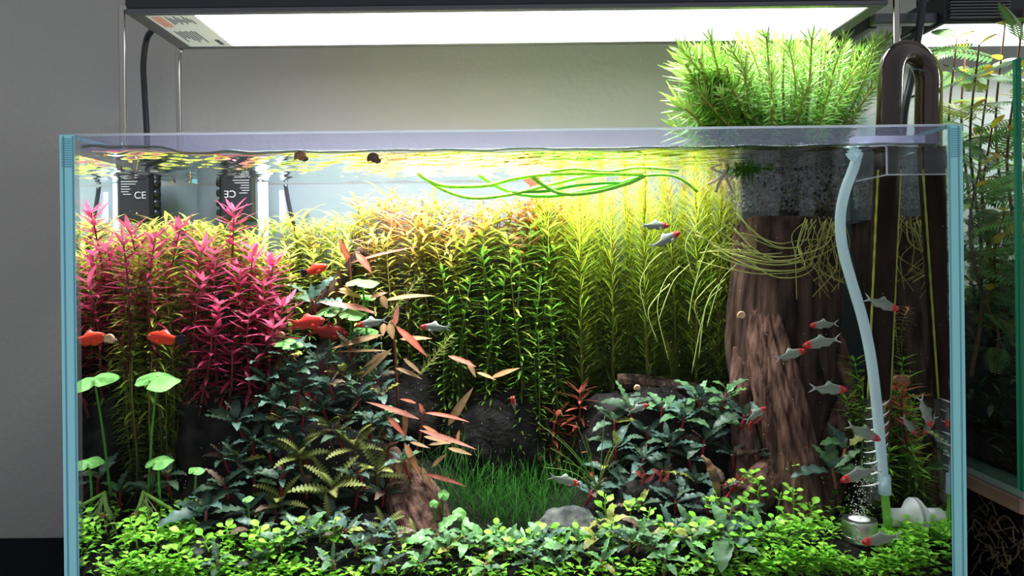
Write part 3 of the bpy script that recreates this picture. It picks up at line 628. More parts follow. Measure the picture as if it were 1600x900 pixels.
# feathery stems
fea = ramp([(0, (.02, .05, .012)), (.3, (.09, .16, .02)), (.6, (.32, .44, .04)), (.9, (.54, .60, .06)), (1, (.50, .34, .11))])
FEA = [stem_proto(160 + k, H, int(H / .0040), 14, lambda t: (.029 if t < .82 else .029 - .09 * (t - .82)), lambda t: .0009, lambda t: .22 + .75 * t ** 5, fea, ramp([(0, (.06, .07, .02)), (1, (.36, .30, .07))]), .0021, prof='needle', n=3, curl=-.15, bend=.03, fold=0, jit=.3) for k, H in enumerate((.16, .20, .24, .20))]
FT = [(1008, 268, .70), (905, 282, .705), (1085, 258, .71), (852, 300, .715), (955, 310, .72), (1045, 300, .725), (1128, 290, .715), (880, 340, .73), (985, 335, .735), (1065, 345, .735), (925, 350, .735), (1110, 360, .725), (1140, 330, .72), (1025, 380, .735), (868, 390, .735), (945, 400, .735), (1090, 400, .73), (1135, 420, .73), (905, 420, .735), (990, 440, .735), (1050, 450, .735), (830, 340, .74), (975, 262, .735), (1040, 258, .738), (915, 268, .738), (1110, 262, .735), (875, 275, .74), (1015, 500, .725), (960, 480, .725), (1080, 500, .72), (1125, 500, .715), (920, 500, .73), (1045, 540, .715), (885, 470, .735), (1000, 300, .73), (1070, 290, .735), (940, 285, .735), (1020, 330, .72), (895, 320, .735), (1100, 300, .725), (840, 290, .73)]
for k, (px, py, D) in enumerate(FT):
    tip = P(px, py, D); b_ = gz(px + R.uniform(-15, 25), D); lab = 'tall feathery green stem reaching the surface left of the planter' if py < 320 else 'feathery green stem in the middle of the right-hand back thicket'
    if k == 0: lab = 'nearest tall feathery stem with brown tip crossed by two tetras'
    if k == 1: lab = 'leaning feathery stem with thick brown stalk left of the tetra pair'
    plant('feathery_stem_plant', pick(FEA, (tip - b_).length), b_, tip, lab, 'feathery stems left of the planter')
# crimson stems: every leaf its own object
def bank_leaf(key, c0, c1, W, prof='lance', n=4, **kw):
    if key not in LEAFBANK:
        mb = MB(); leaf(mb, Matrix(), .02, W, n, prof, c0=c0, c1=c1, **kw); LEAFBANK[key] = mb.mesh('leaf', kw.get('m') or M['leaf'])
    return LEAFBANK[key]
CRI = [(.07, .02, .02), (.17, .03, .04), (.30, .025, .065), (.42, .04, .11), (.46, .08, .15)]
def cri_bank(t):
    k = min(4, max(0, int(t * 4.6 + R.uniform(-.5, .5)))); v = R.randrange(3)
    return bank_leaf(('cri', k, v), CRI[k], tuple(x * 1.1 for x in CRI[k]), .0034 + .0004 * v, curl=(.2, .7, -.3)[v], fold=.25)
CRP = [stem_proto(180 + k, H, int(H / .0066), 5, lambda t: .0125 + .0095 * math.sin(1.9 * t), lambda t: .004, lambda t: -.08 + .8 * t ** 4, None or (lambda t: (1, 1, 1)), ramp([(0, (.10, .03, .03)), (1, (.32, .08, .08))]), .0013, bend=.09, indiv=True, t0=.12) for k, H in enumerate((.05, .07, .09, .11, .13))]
CT = [(243, 368, .63), (283, 352, .66), (366, 325, .675), (335, 392, .655), (396, 385, .66), (428, 402, .665), (318, 434, .64), (372, 422, .65), (412, 442, .65), (345, 470, .635), (442, 474, .655), (390, 490, .64), (428, 508, .64), (330, 522, .63), (388, 588, .63), (362, 548, .635), (318, 380, .66)]
ORD = ['leftmost', 'second', 'third', 'fourth', 'fifth', 'sixth', 'seventh', 'eighth', 'ninth', 'tenth', 'eleventh', 'twelfth', 'thirteenth', 'fourteenth', 'fifteenth', 'sixteenth', 'seventeenth', 'eighteenth', 'nineteenth', 'twentieth', 'twenty-first', 'rightmost']
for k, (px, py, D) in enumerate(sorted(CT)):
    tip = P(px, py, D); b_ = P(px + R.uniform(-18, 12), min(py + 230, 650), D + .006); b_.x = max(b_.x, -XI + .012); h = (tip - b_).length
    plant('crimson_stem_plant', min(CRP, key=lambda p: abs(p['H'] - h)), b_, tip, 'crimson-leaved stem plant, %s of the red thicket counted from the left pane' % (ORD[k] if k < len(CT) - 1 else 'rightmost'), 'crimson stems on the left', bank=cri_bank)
# small red stems at the centre right, green and red ones in the right corner
red = lambda t: bank_leaf(('red', int(t * 3)), [(.12, .03, .02), (.24, .05, .03), (.40, .09, .05)][min(2, int(t * 3))], [(.16, .05, .03), (.30, .06, .04), (.52, .14, .08)][min(2, int(t * 3))], .0034, fold=.2)
for px, py, D, lab in ((905, 608, .69, 'tallest small red stem above the dark hollow right of centre'), (872, 645, .685, 'small red stem left of the tallest red one in the hollow'), (932, 690, .68, 'small red stem low behind the grassy tuft right of centre'), (893, 660, .70, 'dim red stem behind the small red ones in the hollow')):
    tip = P(px, py, D); plant('red_stem_plant', CRP[0], P(px - 10, py + 95, D), tip, lab, 'small red stems right of centre', bank=red)
for k, (px, py, D) in enumerate(((1334, 560, .635), (1344, 590, .63), (1322, 620, .632), (1362, 610, .625), (1352, 640, .62))):
    tip = P(px, py, D); b_ = gz(px + R.uniform(-8, 8), D + .003); plant('green_stem_plant', pick(GRN, (tip - b_).length), b_, tip, 'slender green stem plant between the driftwood and the white tube', 'green stems between trunk and tube')
for k, (px, py, D) in enumerate(((1386, 668, .608), (1374, 690, .61), (1390, 700, .602), (1380, 640, .612), (1368, 720, .605))):
    tip = P(px, py, D); b_ = gz(px + R.uniform(-8, 2), D + .003); b_.x = min(b_.x, XI - .008); plant('green_stem_plant', pick(GRN[:2], (tip - b_).length), b_, tip, 'bushy green stem plant behind the white tube by the right pane', 'green stems by the right pane')
p_ = P(1392, 606, .606); plant('red_stem_plant', CRP[0], p_ - Vector((.003, 0, .05)), p_, 'small red-tipped stem by the right pane behind the pipe', None, bank=red)
p_ = P(1394, 482, .60); plant('stem_plant', YEL[3], P(1407, 560, .60), p_, 'leaning stem with orange tip by the right pane', None)
# green plants growing out of the planter into the air
eme = ramp([(0, (.05, .15, .015)), (.4, (.10, .27, .025)), (.8, (.13, .28, .03)), (1, (.16, .28, .05))])
EME = [stem_proto(200 + k, H, int(H / .0052), 7, lambda t: .0140 - .002 * t, lambda t: .0015, lambda t: .15 + .75 * t ** 3, eme, ramp([(0, (.25, .12, .06)), (1, (.45, .42, .12))]), .0013, n=3, bend=.08, curl=-.3, fold=.2) for k, H in enumerate((.06, .08, .10, .12))]
for k in range(64):
    u = (k % 16 + R.random()) / 16; row = k // 16
    px = 1058 + u * 335; D = (.605, .63, .655, .685)[row]; py = float(np.interp(px, [1055, 1100, 1180, 1300, 1390], [78, 66, 48, 46, 52])) + (0, 14, 2, 0)[row] + R.uniform(-8, 30) * (1 if row < 3 else .6) + (58 if row == 0 and k % 2 else 0)
    tip = P(px, py, D); tip.z = min(tip.z, LZ - .012); b_ = Vector((xL + .006 + (xR - xL - .012) * (.1 + .8 * u), pf + .010 + R.random() * .05, ZW + .004)); b_.y = max(pf + .008, min(pb - .006, tip.y + .04))
    if u < .12: b_.x += .0; lab = 'bright green needle-leaved stem at the left side of the planter tuft'
    elif u > .85: lab = 'bright green needle-leaved stem beside the bent brown pipe'
    else: lab = 'bright green needle-leaved stem in the middle of the planter tuft'
    lab += (', nearest row', ', second row', ', third row', ', row by the wall')[row]
    plant('emersed_stem_plant', pick(EME, (tip - b_).length), b_, tip, lab, 'bright green stems growing from the planter')
for k in range(30):     # low growth spilling over the left front corner of the planter
    px = R.uniform(1052, 1150); tip = P(px, R.uniform(90, 205), R.uniform(.61, .66)); b_ = Vector((xL + .006 + R.random() * .02, pf + .008, ZW + .005))
    plant('emersed_stem_plant', EME[0], b_, tip, 'bright green stem spilling over the left end of the planter', 'bright green stems growing from the planter')

# ------------------------------------------------------------------ plants: rosettes with single leaves
ANCH = []
USED = set()
def autolabel(look, px, py, anchors):
    c = []
    for ax, ay, nm in anchors:
        dx, dy = px - ax, py - ay; d = math.hypot(dx, dy)
        rel = ('right of' if dx > 0 else 'left of') if abs(dx) > abs(dy) * 1.2 else ('below' if dy > 0 else 'above')
        if abs(dx) > abs(dy) * .5 and abs(dy) > abs(dx) * .5: rel = ('lower ' if dy > 0 else 'upper ') + ('right of' if dx > 0 else 'left of')
        c.append((d, rel, nm))
    for d, rel, nm in sorted(c):
        for how in ('just ' if d < 90 else '', 'a little farther ', 'well '):
            l = '%s %s%s %s' % (look, how, rel, nm)
            if l not in USED and len(l.split()) <= 16: USED.add(l); return l
    return look
ANC = [(655, 810, 'the reddish root stump'), (888, 822, 'the smooth grey stone'), (1235, 720, 'the driftwood trunk foot'), (520, 440, 'the black slanted branch'), (240, 590, 'the tall round leaf at left'), (355, 775, 'the low dark stone at left'), (790, 650, 'the dark central hollow'), (545, 700, 'the lobed olive leaves'), (1008, 602, 'the dark fallen branch'), (390, 480, 'the crimson thicket'), (1343, 820, 'the metal gas diffuser'), (800, 790, 'the dark green grass')]
BUC = {'teal': ((.025, .070, .060), (.05, .12, .095)), 'dark': ((.018, .048, .030), (.04, .09, .045)), 'green': ((.05, .14, .05), (.09, .22, .075)), 'light': ((.10, .26, .07), (.15, .36, .10)), 'olive': ((.22, .24, .04), (.38, .34, .05)), 'brown': ((.07, .03, .022), (.12, .055, .035)), 'red': ((.34, .03, .03), (.50, .05, .04))}
def buc_leaf(colr, v):
    key = ('buc', colr, v)
    if key not in LEAFBANK:
        c0, c1 = BUC[colr]; mb = MB()
        leaf(mb, Matrix(), .02, (.0056, .0064, .0050, .0072)[v % 4], 16, 'ovate', fold=(.15, .3, .1, .2)[v % 4], curl=(.7, 1.1, .3, 1.4)[v % 4], wave=(.13, .10, .15, .08)[v % 4], wn=(5, 4, 6, 5)[v % 4], c0=c0, c1=c1, rib=mixc(c0, (.25, .3, .2), .25), ph=v)
        LEAFBANK[key] = mb.mesh('leaf', M['wetleaf'])
    return LEAFBANK[key]
def rosette(px, py, D, size, n, cols, look, name, grp, stem=True, spread=1.0, stemc=(.26, .025, .035)):
    p = P(px, py, D); p.z = max(p.z, terrain(p.x, p.y) + .007); o = thing(name, p, autolabel(look, px, py, ANC), 'plant', grp)
    if stem:
        mb = MB(); q = Vector((R.uniform(-.006, .006), R.uniform(.0, .006), -R.uniform(.010, .018))); tube(mb, smooth([q, q * .5 + Vector((0, -.001, 0)), Vector((0, 0, .002))], 3), lambda u: .0013 - .0003 * u, 6, col=stemc); mb.build('stem', M['stem'], o)
    a0 = R.uniform(0, 6.28)
    for k in range(n):
        az = a0 + 2.4 * k + R.uniform(-.3, .3); e = R.uniform(.0, .45) + .75 * (k / n); ln = S(size, D) * R.uniform(.85, 1.3) * (1 - .25 * k / n)
        d = Vector((math.cos(az) * math.cos(e), math.sin(az) * math.cos(e) * .75 - .18, math.sin(e) * spread))
        c = cols[k % len(cols)] if R.random() > .06 else 'olive'
        lf = obj('leaf', buc_leaf(c, R.randrange(4)), o); lf.matrix_basis = Matrix.Translation((0, 0, -.003 + .005 * k / n)) @ frame(d, (R.uniform(-.3, .3), -.35, 1)) @ Matrix.Scale(ln / .02, 4)
    return o
TL, DK = ['teal', 'dark', 'teal'], ['dark', 'teal', 'brown']
GL = 'dark wavy leaves on the left mound'; GRR = 'dark wavy leaves on the right mound'; GF = 'small leafy plants along the foreground'
for px, py, D, sz, n, cs in ((488, 470, .665, 58, 4, TL), (530, 490, .67, 42, 6, TL), (452, 552, .65, 46, 8, TL), (500, 565, .655, 44, 8, TL), (540, 585, .655, 42, 8, DK), (420, 600, .645, 42, 8, TL), (468, 610, .64, 44, 9, TL), (575, 560, .67, 40, 7, DK), (372, 660, .635, 56, 7, TL), (440, 655, .635, 40, 7, TL), (505, 640, .64, 46, 8, TL), (545, 650, .64, 40, 8, DK), (595, 620, .655, 40, 7, DK), (420, 700, .63, 44, 7, ['green', 'dark']), (350, 715, .63, 42, 6, DK), (470, 700, .635, 40, 7, DK), (398, 745, .62, 40, 6, ['green', 'dark', 'teal']), (612, 690, .635, 38, 7, DK), (590, 590, .67, 40, 7, DK), (400, 640, .65, 42, 7, DK), (480, 760, .625, 46, 6, DK), (560, 770, .62, 42, 6, TL), (430, 800, .61, 44, 7, DK), (520, 820, .605, 44, 6, TL), (600, 770, .62, 40, 6, DK), (350, 620, .65, 40, 6, DK), (440, 585, .66, 42, 7, TL), (390, 800, .605, 46, 6, TL), (465, 580, .645, 42, 8, TL), (515, 605, .642, 42, 8, DK), (560, 620, .645, 40, 8, TL), (430, 630, .638, 44, 8, TL), (475, 650, .632, 42, 8, DK), (395, 690, .628, 42, 7, TL), (455, 680, .63, 42, 8, TL), (530, 680, .63, 40, 8, DK), (580, 660, .635, 40, 8, TL), (375, 720, .622, 44, 7, DK), (600, 660, .64, 36, 7, ['green', 'dark']), (560, 740, .615, 40, 6, DK), (440, 745, .61, 42, 7, DK), (405, 560, .65, 40, 7, TL), (548, 540, .655, 40, 7, DK), (630, 720, .622, 34, 5, ['green', 'teal']), (400, 830, .588, 44, 7, DK), (470, 830, .592, 40, 7, DK), (540, 850, .585, 42, 7, DK), (350, 760, .612, 44, 6, DK)):
    rosette(px, py, D - .012, sz * .95, n + 1, cs, 'dark teal wavy-leaved plant', 'wavy_leaf_plant', GL)
rosette(322, 800, .588, 66, 9, TL, 'broad dark leaf rosette with pinkish heart', 'wavy_leaf_plant', GL, stemc=(.5, .15, .15))
rosette(300, 845, .575, 50, 6, TL, 'broad dark low leaf rosette', 'wavy_leaf_plant', GL)
rosette(262, 745, .615, 44, 6, DK, 'dim dark-leaved plant behind the thin stalks', 'wavy_leaf_plant', GL)
rosette(238, 768, .62, 40, 6, ['green', 'dark'], 'dim greenish low plant behind the thin stalks', 'wavy_leaf_plant', GL)
for px, py, D, sz, n, cs in ((985, 640, .665, 50, 7, ['green', 'dark']), (1035, 640, .665, 52, 8, ['green', 'dark', 'teal']), (1090, 625, .66, 48, 8, ['green', 'teal']), (1135, 618, .655, 46, 7, ['green', 'light']), (1068, 655, .655, 46, 8, ['green', 'teal']), (1165, 650, .64, 52, 7, TL), (962, 700, .65, 50, 7, TL), (1045, 695, .645, 46, 9, TL), (1005, 720, .64, 44, 8, TL), (1100, 690, .645, 48, 7, DK), (1145, 710, .64, 44, 7, DK), (1185, 710, .635, 40, 6, DK), (925, 770, .63, 42, 6, DK), (975, 762, .63, 44, 8, TL), (1040, 745, .632, 46, 8, TL), (1085, 755, .628, 44, 8, TL), (1130, 760, .62, 44, 6, DK), (1055, 800, .61, 46, 8, TL), (1000, 800, .612, 40, 7, DK), (1105, 805, .605, 42, 7, TL), (960, 660, .665, 44, 6, ['green', 'dark']), (1010, 680, .655, 42, 7, TL), (1125, 660, .65, 44, 7, ['green', 'teal']), (1160, 800, .60, 40, 6, DK), (945, 735, .645, 42, 6, DK), (1075, 715, .64, 42, 7, TL)):
    rosette(px, py, D, sz, n, cs, 'teal serrated-leaf plant with red stem', 'wavy_leaf_plant', GRR, stemc=(.36, .03, .04))
for px, py, D, sz, n, cs in ((905, 838, .588, 44, 6, ['green', 'olive', 'light']), (948, 822, .59, 42, 6, ['olive', 'green']), (850, 868, .572, 46, 7, ['teal', 'green']), (1000, 850, .582, 42, 7, ['green', 'brown']), (1050, 862, .575, 44, 7, ['teal', 'green']), (1110, 860, .575, 40, 6, ['green', 'light']), (930, 880, .566, 44, 7, ['green', 'dark']), (756, 860, .575, 52, 7, ['light', 'green']), (682, 868, .573, 52, 5, ['light', 'green']), (790, 880, .565, 40, 6, ['light', 'green']), (820, 850, .578, 36, 6, ['light', 'green']), (480, 880, .568, 52, 6, ['dark', 'green']), (620, 885, .568, 40, 5, DK), (1190, 860, .575, 44, 6, ['green', 'light']), (1080, 892, .562, 38, 6, ['green', 'light']), (880, 895, .56, 40, 6, ['green', 'light']), (985, 890, .562, 38, 6, ['green', 'teal']), (385, 850, .58, 34, 5, ['dark', 'green']), (700, 892, .558, 40, 6, ['light', 'green']), (835, 892, .556, 42, 7, ['green', 'teal']), (1020, 885, .558, 38, 7, ['light', 'green']), (1150, 888, .556, 44, 6, ['green', 'teal']), (560, 885, .56, 40, 6, ['dark', 'green']), (440, 885, .56, 44, 6, ['dark', 'green']), (900, 862, .574, 40, 7, ['light', 'green']), (965, 855, .576, 40, 6, ['green', 'olive']), (1075, 845, .582, 40, 7, ['light', 'green']), (725, 872, .57, 40, 6, ['light', 'green']), (780, 845, .582, 38, 6, ['light', 'green']), (340, 898, .549, 36, 6, ['dark', 'green']), (400, 897, .549, 38, 6, ['green', 'dark']), (520, 897, .549, 38, 6, ['dark', 'green']), (600, 897, .549, 36, 6, ['dark', 'teal']), (660, 890, .550, 36, 6, ['light', 'green']), (760, 896, .549, 36, 7, ['light', 'green']), (870, 897, .549, 36, 7, ['green', 'light']), (940, 897, .549, 36, 7, ['light', 'green']), (1040, 897, .549, 36, 7, ['green', 'light']), (1100, 897, .549, 36, 7, ['light', 'green']), (810, 875, .562, 36, 7, ['green', 'light']), (1000, 872, .563, 36, 7, ['light', 'green']), (470, 862, .572, 38, 7, ['dark', 'green']), (590, 868, .57, 38, 7, ['dark', 'teal'])):
    rosette(px, py, D, sz, n, cs, 'small broad-leaved foreground plant', 'broad_leaf_plant', GF, stemc=(.30, .16, .08))
for px, py, D, sz, n, cs, lk in ((1300, 735, .605, 66, 8, ['green', 'teal', 'green'], 'large green-leaved plant on the right root'), (1322, 700, .607, 60, 4, ['teal', 'green', 'olive'], 'dark leaf fan with one orange-brown leaf'), (1132, 850, .570, 72, 5, ['green', 'teal'], 'large ribbed green-leaved plant'), (440, 720, .622, 62, 3, ['teal', 'olive'], 'upright pair of leaves, one yellow')):
    rosette(px, py, D, sz, n, cs, lk, 'broad_leaf_plant', GF, stemc=(.35, .12, .06))
# red curled shoots among the dark leaves
for px, py, px2, py2, D, lab in ((494, 658, 484, 612, .628, 'curled red shoot standing among the dark left leaves'), (1036, 775, 1035, 735, .618, 'red shoot low in the right-hand dark leaves'), (1008, 770, 1008, 740, .62, 'short red shoot left of the taller red one'), (1130, 790, 1162, 745, .612, 'orange-brown arching leaf left of the driftwood foot'), (508, 600, 512, 578, .645, 'small red shoot at the top of the left mound'), (1172, 672, 1178, 655, .63, 'red leaf base beside the trunk')):
    a, b = P(px, py, D), P(px2, py2, D - .004); o = thing('red_shoot', a, lab, 'shoot'); d = b - a; mb = MB()
    tube(mb, smooth([Vector((0, 0, 0)), d * .5 + Vector((-.002, 0, 0)), d], 4), lambda u: .0014 - .0006 * u, 6, col=(.40, .03, .035)); mb.build('stem', M['stem'], o)
    for k in range(3):
        lf = obj('leaf', buc_leaf('red' if k < 2 else 'brown', k), o); lf.matrix_basis = Matrix.Translation(d * (.5 + .22 * k)) @ frame(Vector((R.uniform(-1, 1), -.3, .9)), (0, -1, .3)) @ Matrix.Scale(.55, 4)
# lobed fern-like leaves
PROF['pinna'] = lambda t: (.10 if t < .1 else (math.sin(math.pi * ((t - .05) / .95) ** .8) ** .6) * (.10 + .90 * abs(math.sin(11 * math.pi * t)) ** .8)) if t < 1 else .05
PIN = []
for v in range(4):
    mb = MB(); c = [(.08, .13, .03), (.12, .18, .03), (.07, .12, .03), (.15, .17, .04)][v]
    leaf(mb, Matrix(), .035, .0105, 44, 'pinna', fold=.2, curl=(.7, 1.1, .4, .9)[v], wave=.02, wn=9, c0=c, c1=mixc(c, (.30, .26, .07), .4), rib=mixc(c, (.30, .30, .10), .5)); PIN.append(mb.mesh('leaf', M['leaf']))
for px, py, D, sz, n, lab in ((518, 770, .602, 88, 9, 'largest olive plant with lobed fern-like leaves spreading to both sides'), (470, 720, .612, 70, 8, 'olive lobed-leaf plant left of the largest one'), (555, 705, .615, 66, 8, 'olive lobed-leaf plant with upright tips above the largest one'), (590, 745, .61, 66, 7, 'olive lobed-leaf plant reaching over the root stump'), (515, 830, .59, 62, 8, 'olive lobed-leaf plant low below the largest one'), (600, 830, .588, 56, 8, 'olive lobed-leaf plant left of the stump foot'), (440, 790, .60, 60, 6, 'olive lobed-leaf plant beside the low dark stone'), (560, 870, .575, 50, 7, 'olive lobed-leaf plant at the bottom edge left of the stump'), (515, 675, .622, 56, 7, 'olive lobed-leaf plant topmost in its clump'), (650, 850, .582, 36, 6, 'tiny lobed-leaf tuft growing on the root stump')):
    p = P(px, py, D); o = thing('lobed_leaf_plant', p, lab, 'plant', 'lobed fern-like plants left of the stump')
    mb = MB(); tube(mb, smooth([Vector((.004, .006, -.02)), Vector((0, .002, -.008)), Vector((0, 0, .006))], 4), .0012, 6, col=(.16, .09, .04)); mb.build('stem', M['stem'], o); a0 = R.uniform(0, 6)
    for k in range(n):
        az = a0 + 2.4 * k; e = R.uniform(-.1, .3) + .9 * k / n; d = Vector((math.cos(az) * math.cos(e), math.sin(az) * math.cos(e) * .7 - .3, math.sin(e)))
        lf = obj('leaf', PIN[R.randrange(4)], o); lf.matrix_basis = Matrix.Translation((0, 0, .006 * k / n)) @ frame(d, (0, -.5, 1)) @ Matrix.Scale(S(sz, D) / .035 * R.uniform(.6, .95), 4)
# long red-brown leaves: each leaf laid where it grows
def long_leaf_plant(name, lab, stem, leaves, w=9, prof='lance'):
    b_ = stem[-1]; o = thing(name, b_, lab, 'plant', 'long red-brown leaves'); mb = MB(); tube(mb, [q - b_ for q in smooth(stem, 5)], .0011, 6, col=(.16, .05, .03)); mb.build('stem', M['stem'], o)
    for x0, y0, x1, y1, D, wd, c in leaves:
        a, b = P(x0, y0, D), P(x1, y1, D - .006); d = b - a; mb = MB()
        leaf(mb, Matrix.Translation(a - b_) @ frame(d, (R.uniform(-.3, .3), -.7, .7)), d.length, S(wd, D), 8, prof, fold=.18, curl=R.uniform(.1, .5), wave=.015, wn=2, c0=tuple(x * .85 for x in c), c1=c, rib=mixc(c, (.7, .4, .25), .3)); mb.build('leaf', M['leaf'], o)
RD, TN, OR, PK = (.52, .09, .06), (.34, .21, .09), (.50, .20, .07), (.60, .20, .16)
long_leaf_plant('long_leaf_plant', 'red long-leaved stem rising beside the black branch', SS([(545, 400, .66), (548, 440, .66), (552, 520, .665), (556, 600, .67)]),
    [(546, 410, 530, 372, .66, 10, RD), (556, 395, 582, 426, .655, 13, RD), (548, 411, 655, 380, .657, 6, RD), (550, 455, 530, 450, .655, 9, OR), (566, 466, 528, 452, .653, 10, OR), (578, 466, 604, 456, .655, 10, PK), (600, 470, 679, 456, .655, 9, OR), (540, 475, 587, 487, .648, 9, PK), (500, 472, 590, 486, .646, 11, PK), (596, 462, 605, 482, .655, 12, TN)], 9)
long_leaf_plant('long_leaf_plant', 'tan and red long-leaved plant behind the left-facing tetra', SS([(612, 500, .645), (618, 560, .65), (622, 640, .655)]),
    [(598, 523, 517, 543, .64, 11, TN), (604, 548, 514, 548, .645, 5, TN), (600, 505, 598, 525, .64, 11, TN), (608, 505, 614, 530, .638, 13, TN), (617, 510, 622, 475, .642, 10, PK), (619, 511, 670, 556, .636, 12, RD), (612, 545, 560, 593, .64, 9, TN), (606, 548, 565, 575, .642, 8, TN), (625, 530, 675, 527, .648, 9, OR), (630, 560, 660, 585, .648, 8, TN), (618, 575, 660, 590, .648, 8, TN), (700, 556, 745, 572, .64, 9, RD), (745, 582, 775, 592, .638, 7, OR), (768, 590, 812, 574, .637, 10, OR), (730, 562, 744, 590, .642, 9, TN)], 9)
long_leaf_plant('long_leaf_plant', 'red-tipped long-leaved plant growing above the root stump', SS([(662, 640, .625), (655, 690, .628), (640, 740, .63), (632, 790, .63)]),
    [(655, 655, 572, 625, .62, 9, PK), (660, 645, 655, 630, .618, 10, RD), (664, 645, 735, 655, .616, 7, RD), (634, 640, 632, 690, .62, 9, OR), (605, 650, 634, 682, .616, 9, RD), (655, 672, 746, 700, .614, 9, PK), (632, 692, 658, 745, .612, 11, OR), (600, 697, 622, 690, .62, 6, PK), (622, 720, 625, 745, .618, 12, TN), (640, 718, 632, 755, .615, 11, TN), (660, 730, 675, 765, .62, 9, TN), (660, 740, 730, 757, .612, 8, (.30, .05, .04)), (640, 690, 672, 700, .618, 7, TN), (660, 665, 690, 680, .62, 6, OR), (662, 682, 705, 692, .62, 8, TN), (670, 695, 710, 690, .622, 6, TN), (700, 665, 738, 605, .625, 14, TN), (675, 730, 697, 708, .622, 9, TN), (700, 700, 738, 710, .622, 8, TN), (650, 630, 625, 622, .622, 6, RD), (715, 690, 717, 672, .62, 6, OR)], 9)
# round-leaved pennywort
def penny(px, py, D, hw, bx, by, lab, tilt=.25, col=(.22, .52, .14)):
    p = P(px, py, D); b_ = P(bx, by, D + .004); o = thing('pennywort', b_, lab, 'plant', 'round-leaved pennyworts'); mb = MB()
    tube(mb, smooth([Vector((0, 0, 0)), (p - b_) * .5 + Vector((R.uniform(-.002, .002), 0, 0)), p - b_], 6), lambda u: .0011 - .0003 * u, 8, col=(.08, .26, .04)); mb.build('stalk', M['stem'], o)
    mb = MB(); r = S(hw, D); V = [Vector((0, 0, 0))]; C = [tuple(x * 1.25 for x in col)]; seg = 28
    rot = Matrix.Rotation(tilt, 4, 'X') @ Matrix.Rotation(R.uniform(-.2, .2), 4, 'Y')
    for ring in (.45, .8, 1.0):
        for k in range(seg):
            a = 6.283 * k / seg + 1.2; rr_ = r * ring * (1 + .06 * math.sin(5 * a) * ring) * (.55 + .45 * min(1, abs(a - 1.2 - 3.14159) * 4) if ring > .7 else 1); V.append(rot @ Vector((rr_ * math.cos(a), rr_ * math.sin(a), -.28 * r * ring ** 2 + .06 * r * math.sin(3 * a + hw)))); C.append(mixc(col, (.30, .62, .18), ring * .4))
    Fs = [(0, 1 + k, 1 + (k + 1) % seg) for k in range(seg)] + [(1 + q * seg + k, 1 + (q + 1) * seg + k, 1 + (q + 1) * seg + (k + 1) % seg, 1 + q * seg + (k + 1) % seg) for q in (0, 1) for k in range(seg)]
    mb.add(V, Fs, C); mb.build('leaf', M['leaf'], o, loc=p - b_)
for a in ((246, 588, .605, 33, 232, 775, 'tall round pale green leaf on a long stalk near the left pane'), (248, 718, .60, 21, 253, 800, 'round leaf on a short stalk below the tall left one'), (307, 733, .59, 12, 302, 790, 'small round leaf standing before the dark stones at left'), (387, 778, .585, 9, 392, 850, 'tiny round leaf on a thin stalk over the low dark stone'), (566, 437, .65, 26, 575, 620, 'round green leaf on a tall stalk right of the black branch', .15), (512, 483, .648, 20, 520, 600, 'round leaf left of a pair below the black branch', .3), (550, 487, .645, 21, 548, 620, 'round leaf right of a pair below the black branch', .3), (572, 514, .66, 19, 576, 620, 'dim round leaf behind the left-facing tetra', .3), (575, 462, .665, 12, 578, 600, 'small dim round leaf under the tall one by the branch', .3), (452, 531, .64, 28, 453, 640, 'round leaf with a folded rim beside the crimson thicket', .1), (609, 637, .625, 9, 588, 690, 'tiny bright round leaf left of the red-tipped long leaves', .4)):
    penny(*a)
for px, py, D, hw, lab in ((693, 773, .605, 9, 'single floating-looking round leaf right of the stump'), (678, 787, .60, 7, 'smallest round leaf beside the stump'), (718, 803, .595, 11, 'round green leaf in front of the dark green grass')): penny(px, py, D, hw, px + 4, py + 70, lab, .9)
# pale roots and runners of the left pennywort
p0 = P(228, 775, .60); o = thing('root_clump', p0, 'pale root clump with a green runner near the left pane', 'roots')
mb = MB(); tube(mb, [q - p0 for q in smooth(SS([(222, 768, .60), (250, 785, .598), (290, 808, .595), (318, 822, .592)]), 5)], .0013, 7, col=(.24, .42, .08)); mb.build('runner', M['stem'], o)
mb = MB(); tube(mb, [q - p0 for q in smooth(SS([(224, 770, .60), (218, 790, .598), (207, 812, .596)]), 5)], .0016, 7, col=(.32, .46, .12)); mb.build('runner', M['stem'], o)
for k in range(12):
    x1 = 228 + R.uniform(-28, 30); mb = MB(); tube(mb, [q - p0 for q in smooth(SS([(224 + R.uniform(-5, 6), 775, .60), ((228 + x1) / 2 + R.uniform(-8, 8), 805, .599), (x1, 835 + R.uniform(-15, 12), .598)]), 5)], .0004, 5, col=(.55, .58, .30)); mb.build('root', M['root'], o)
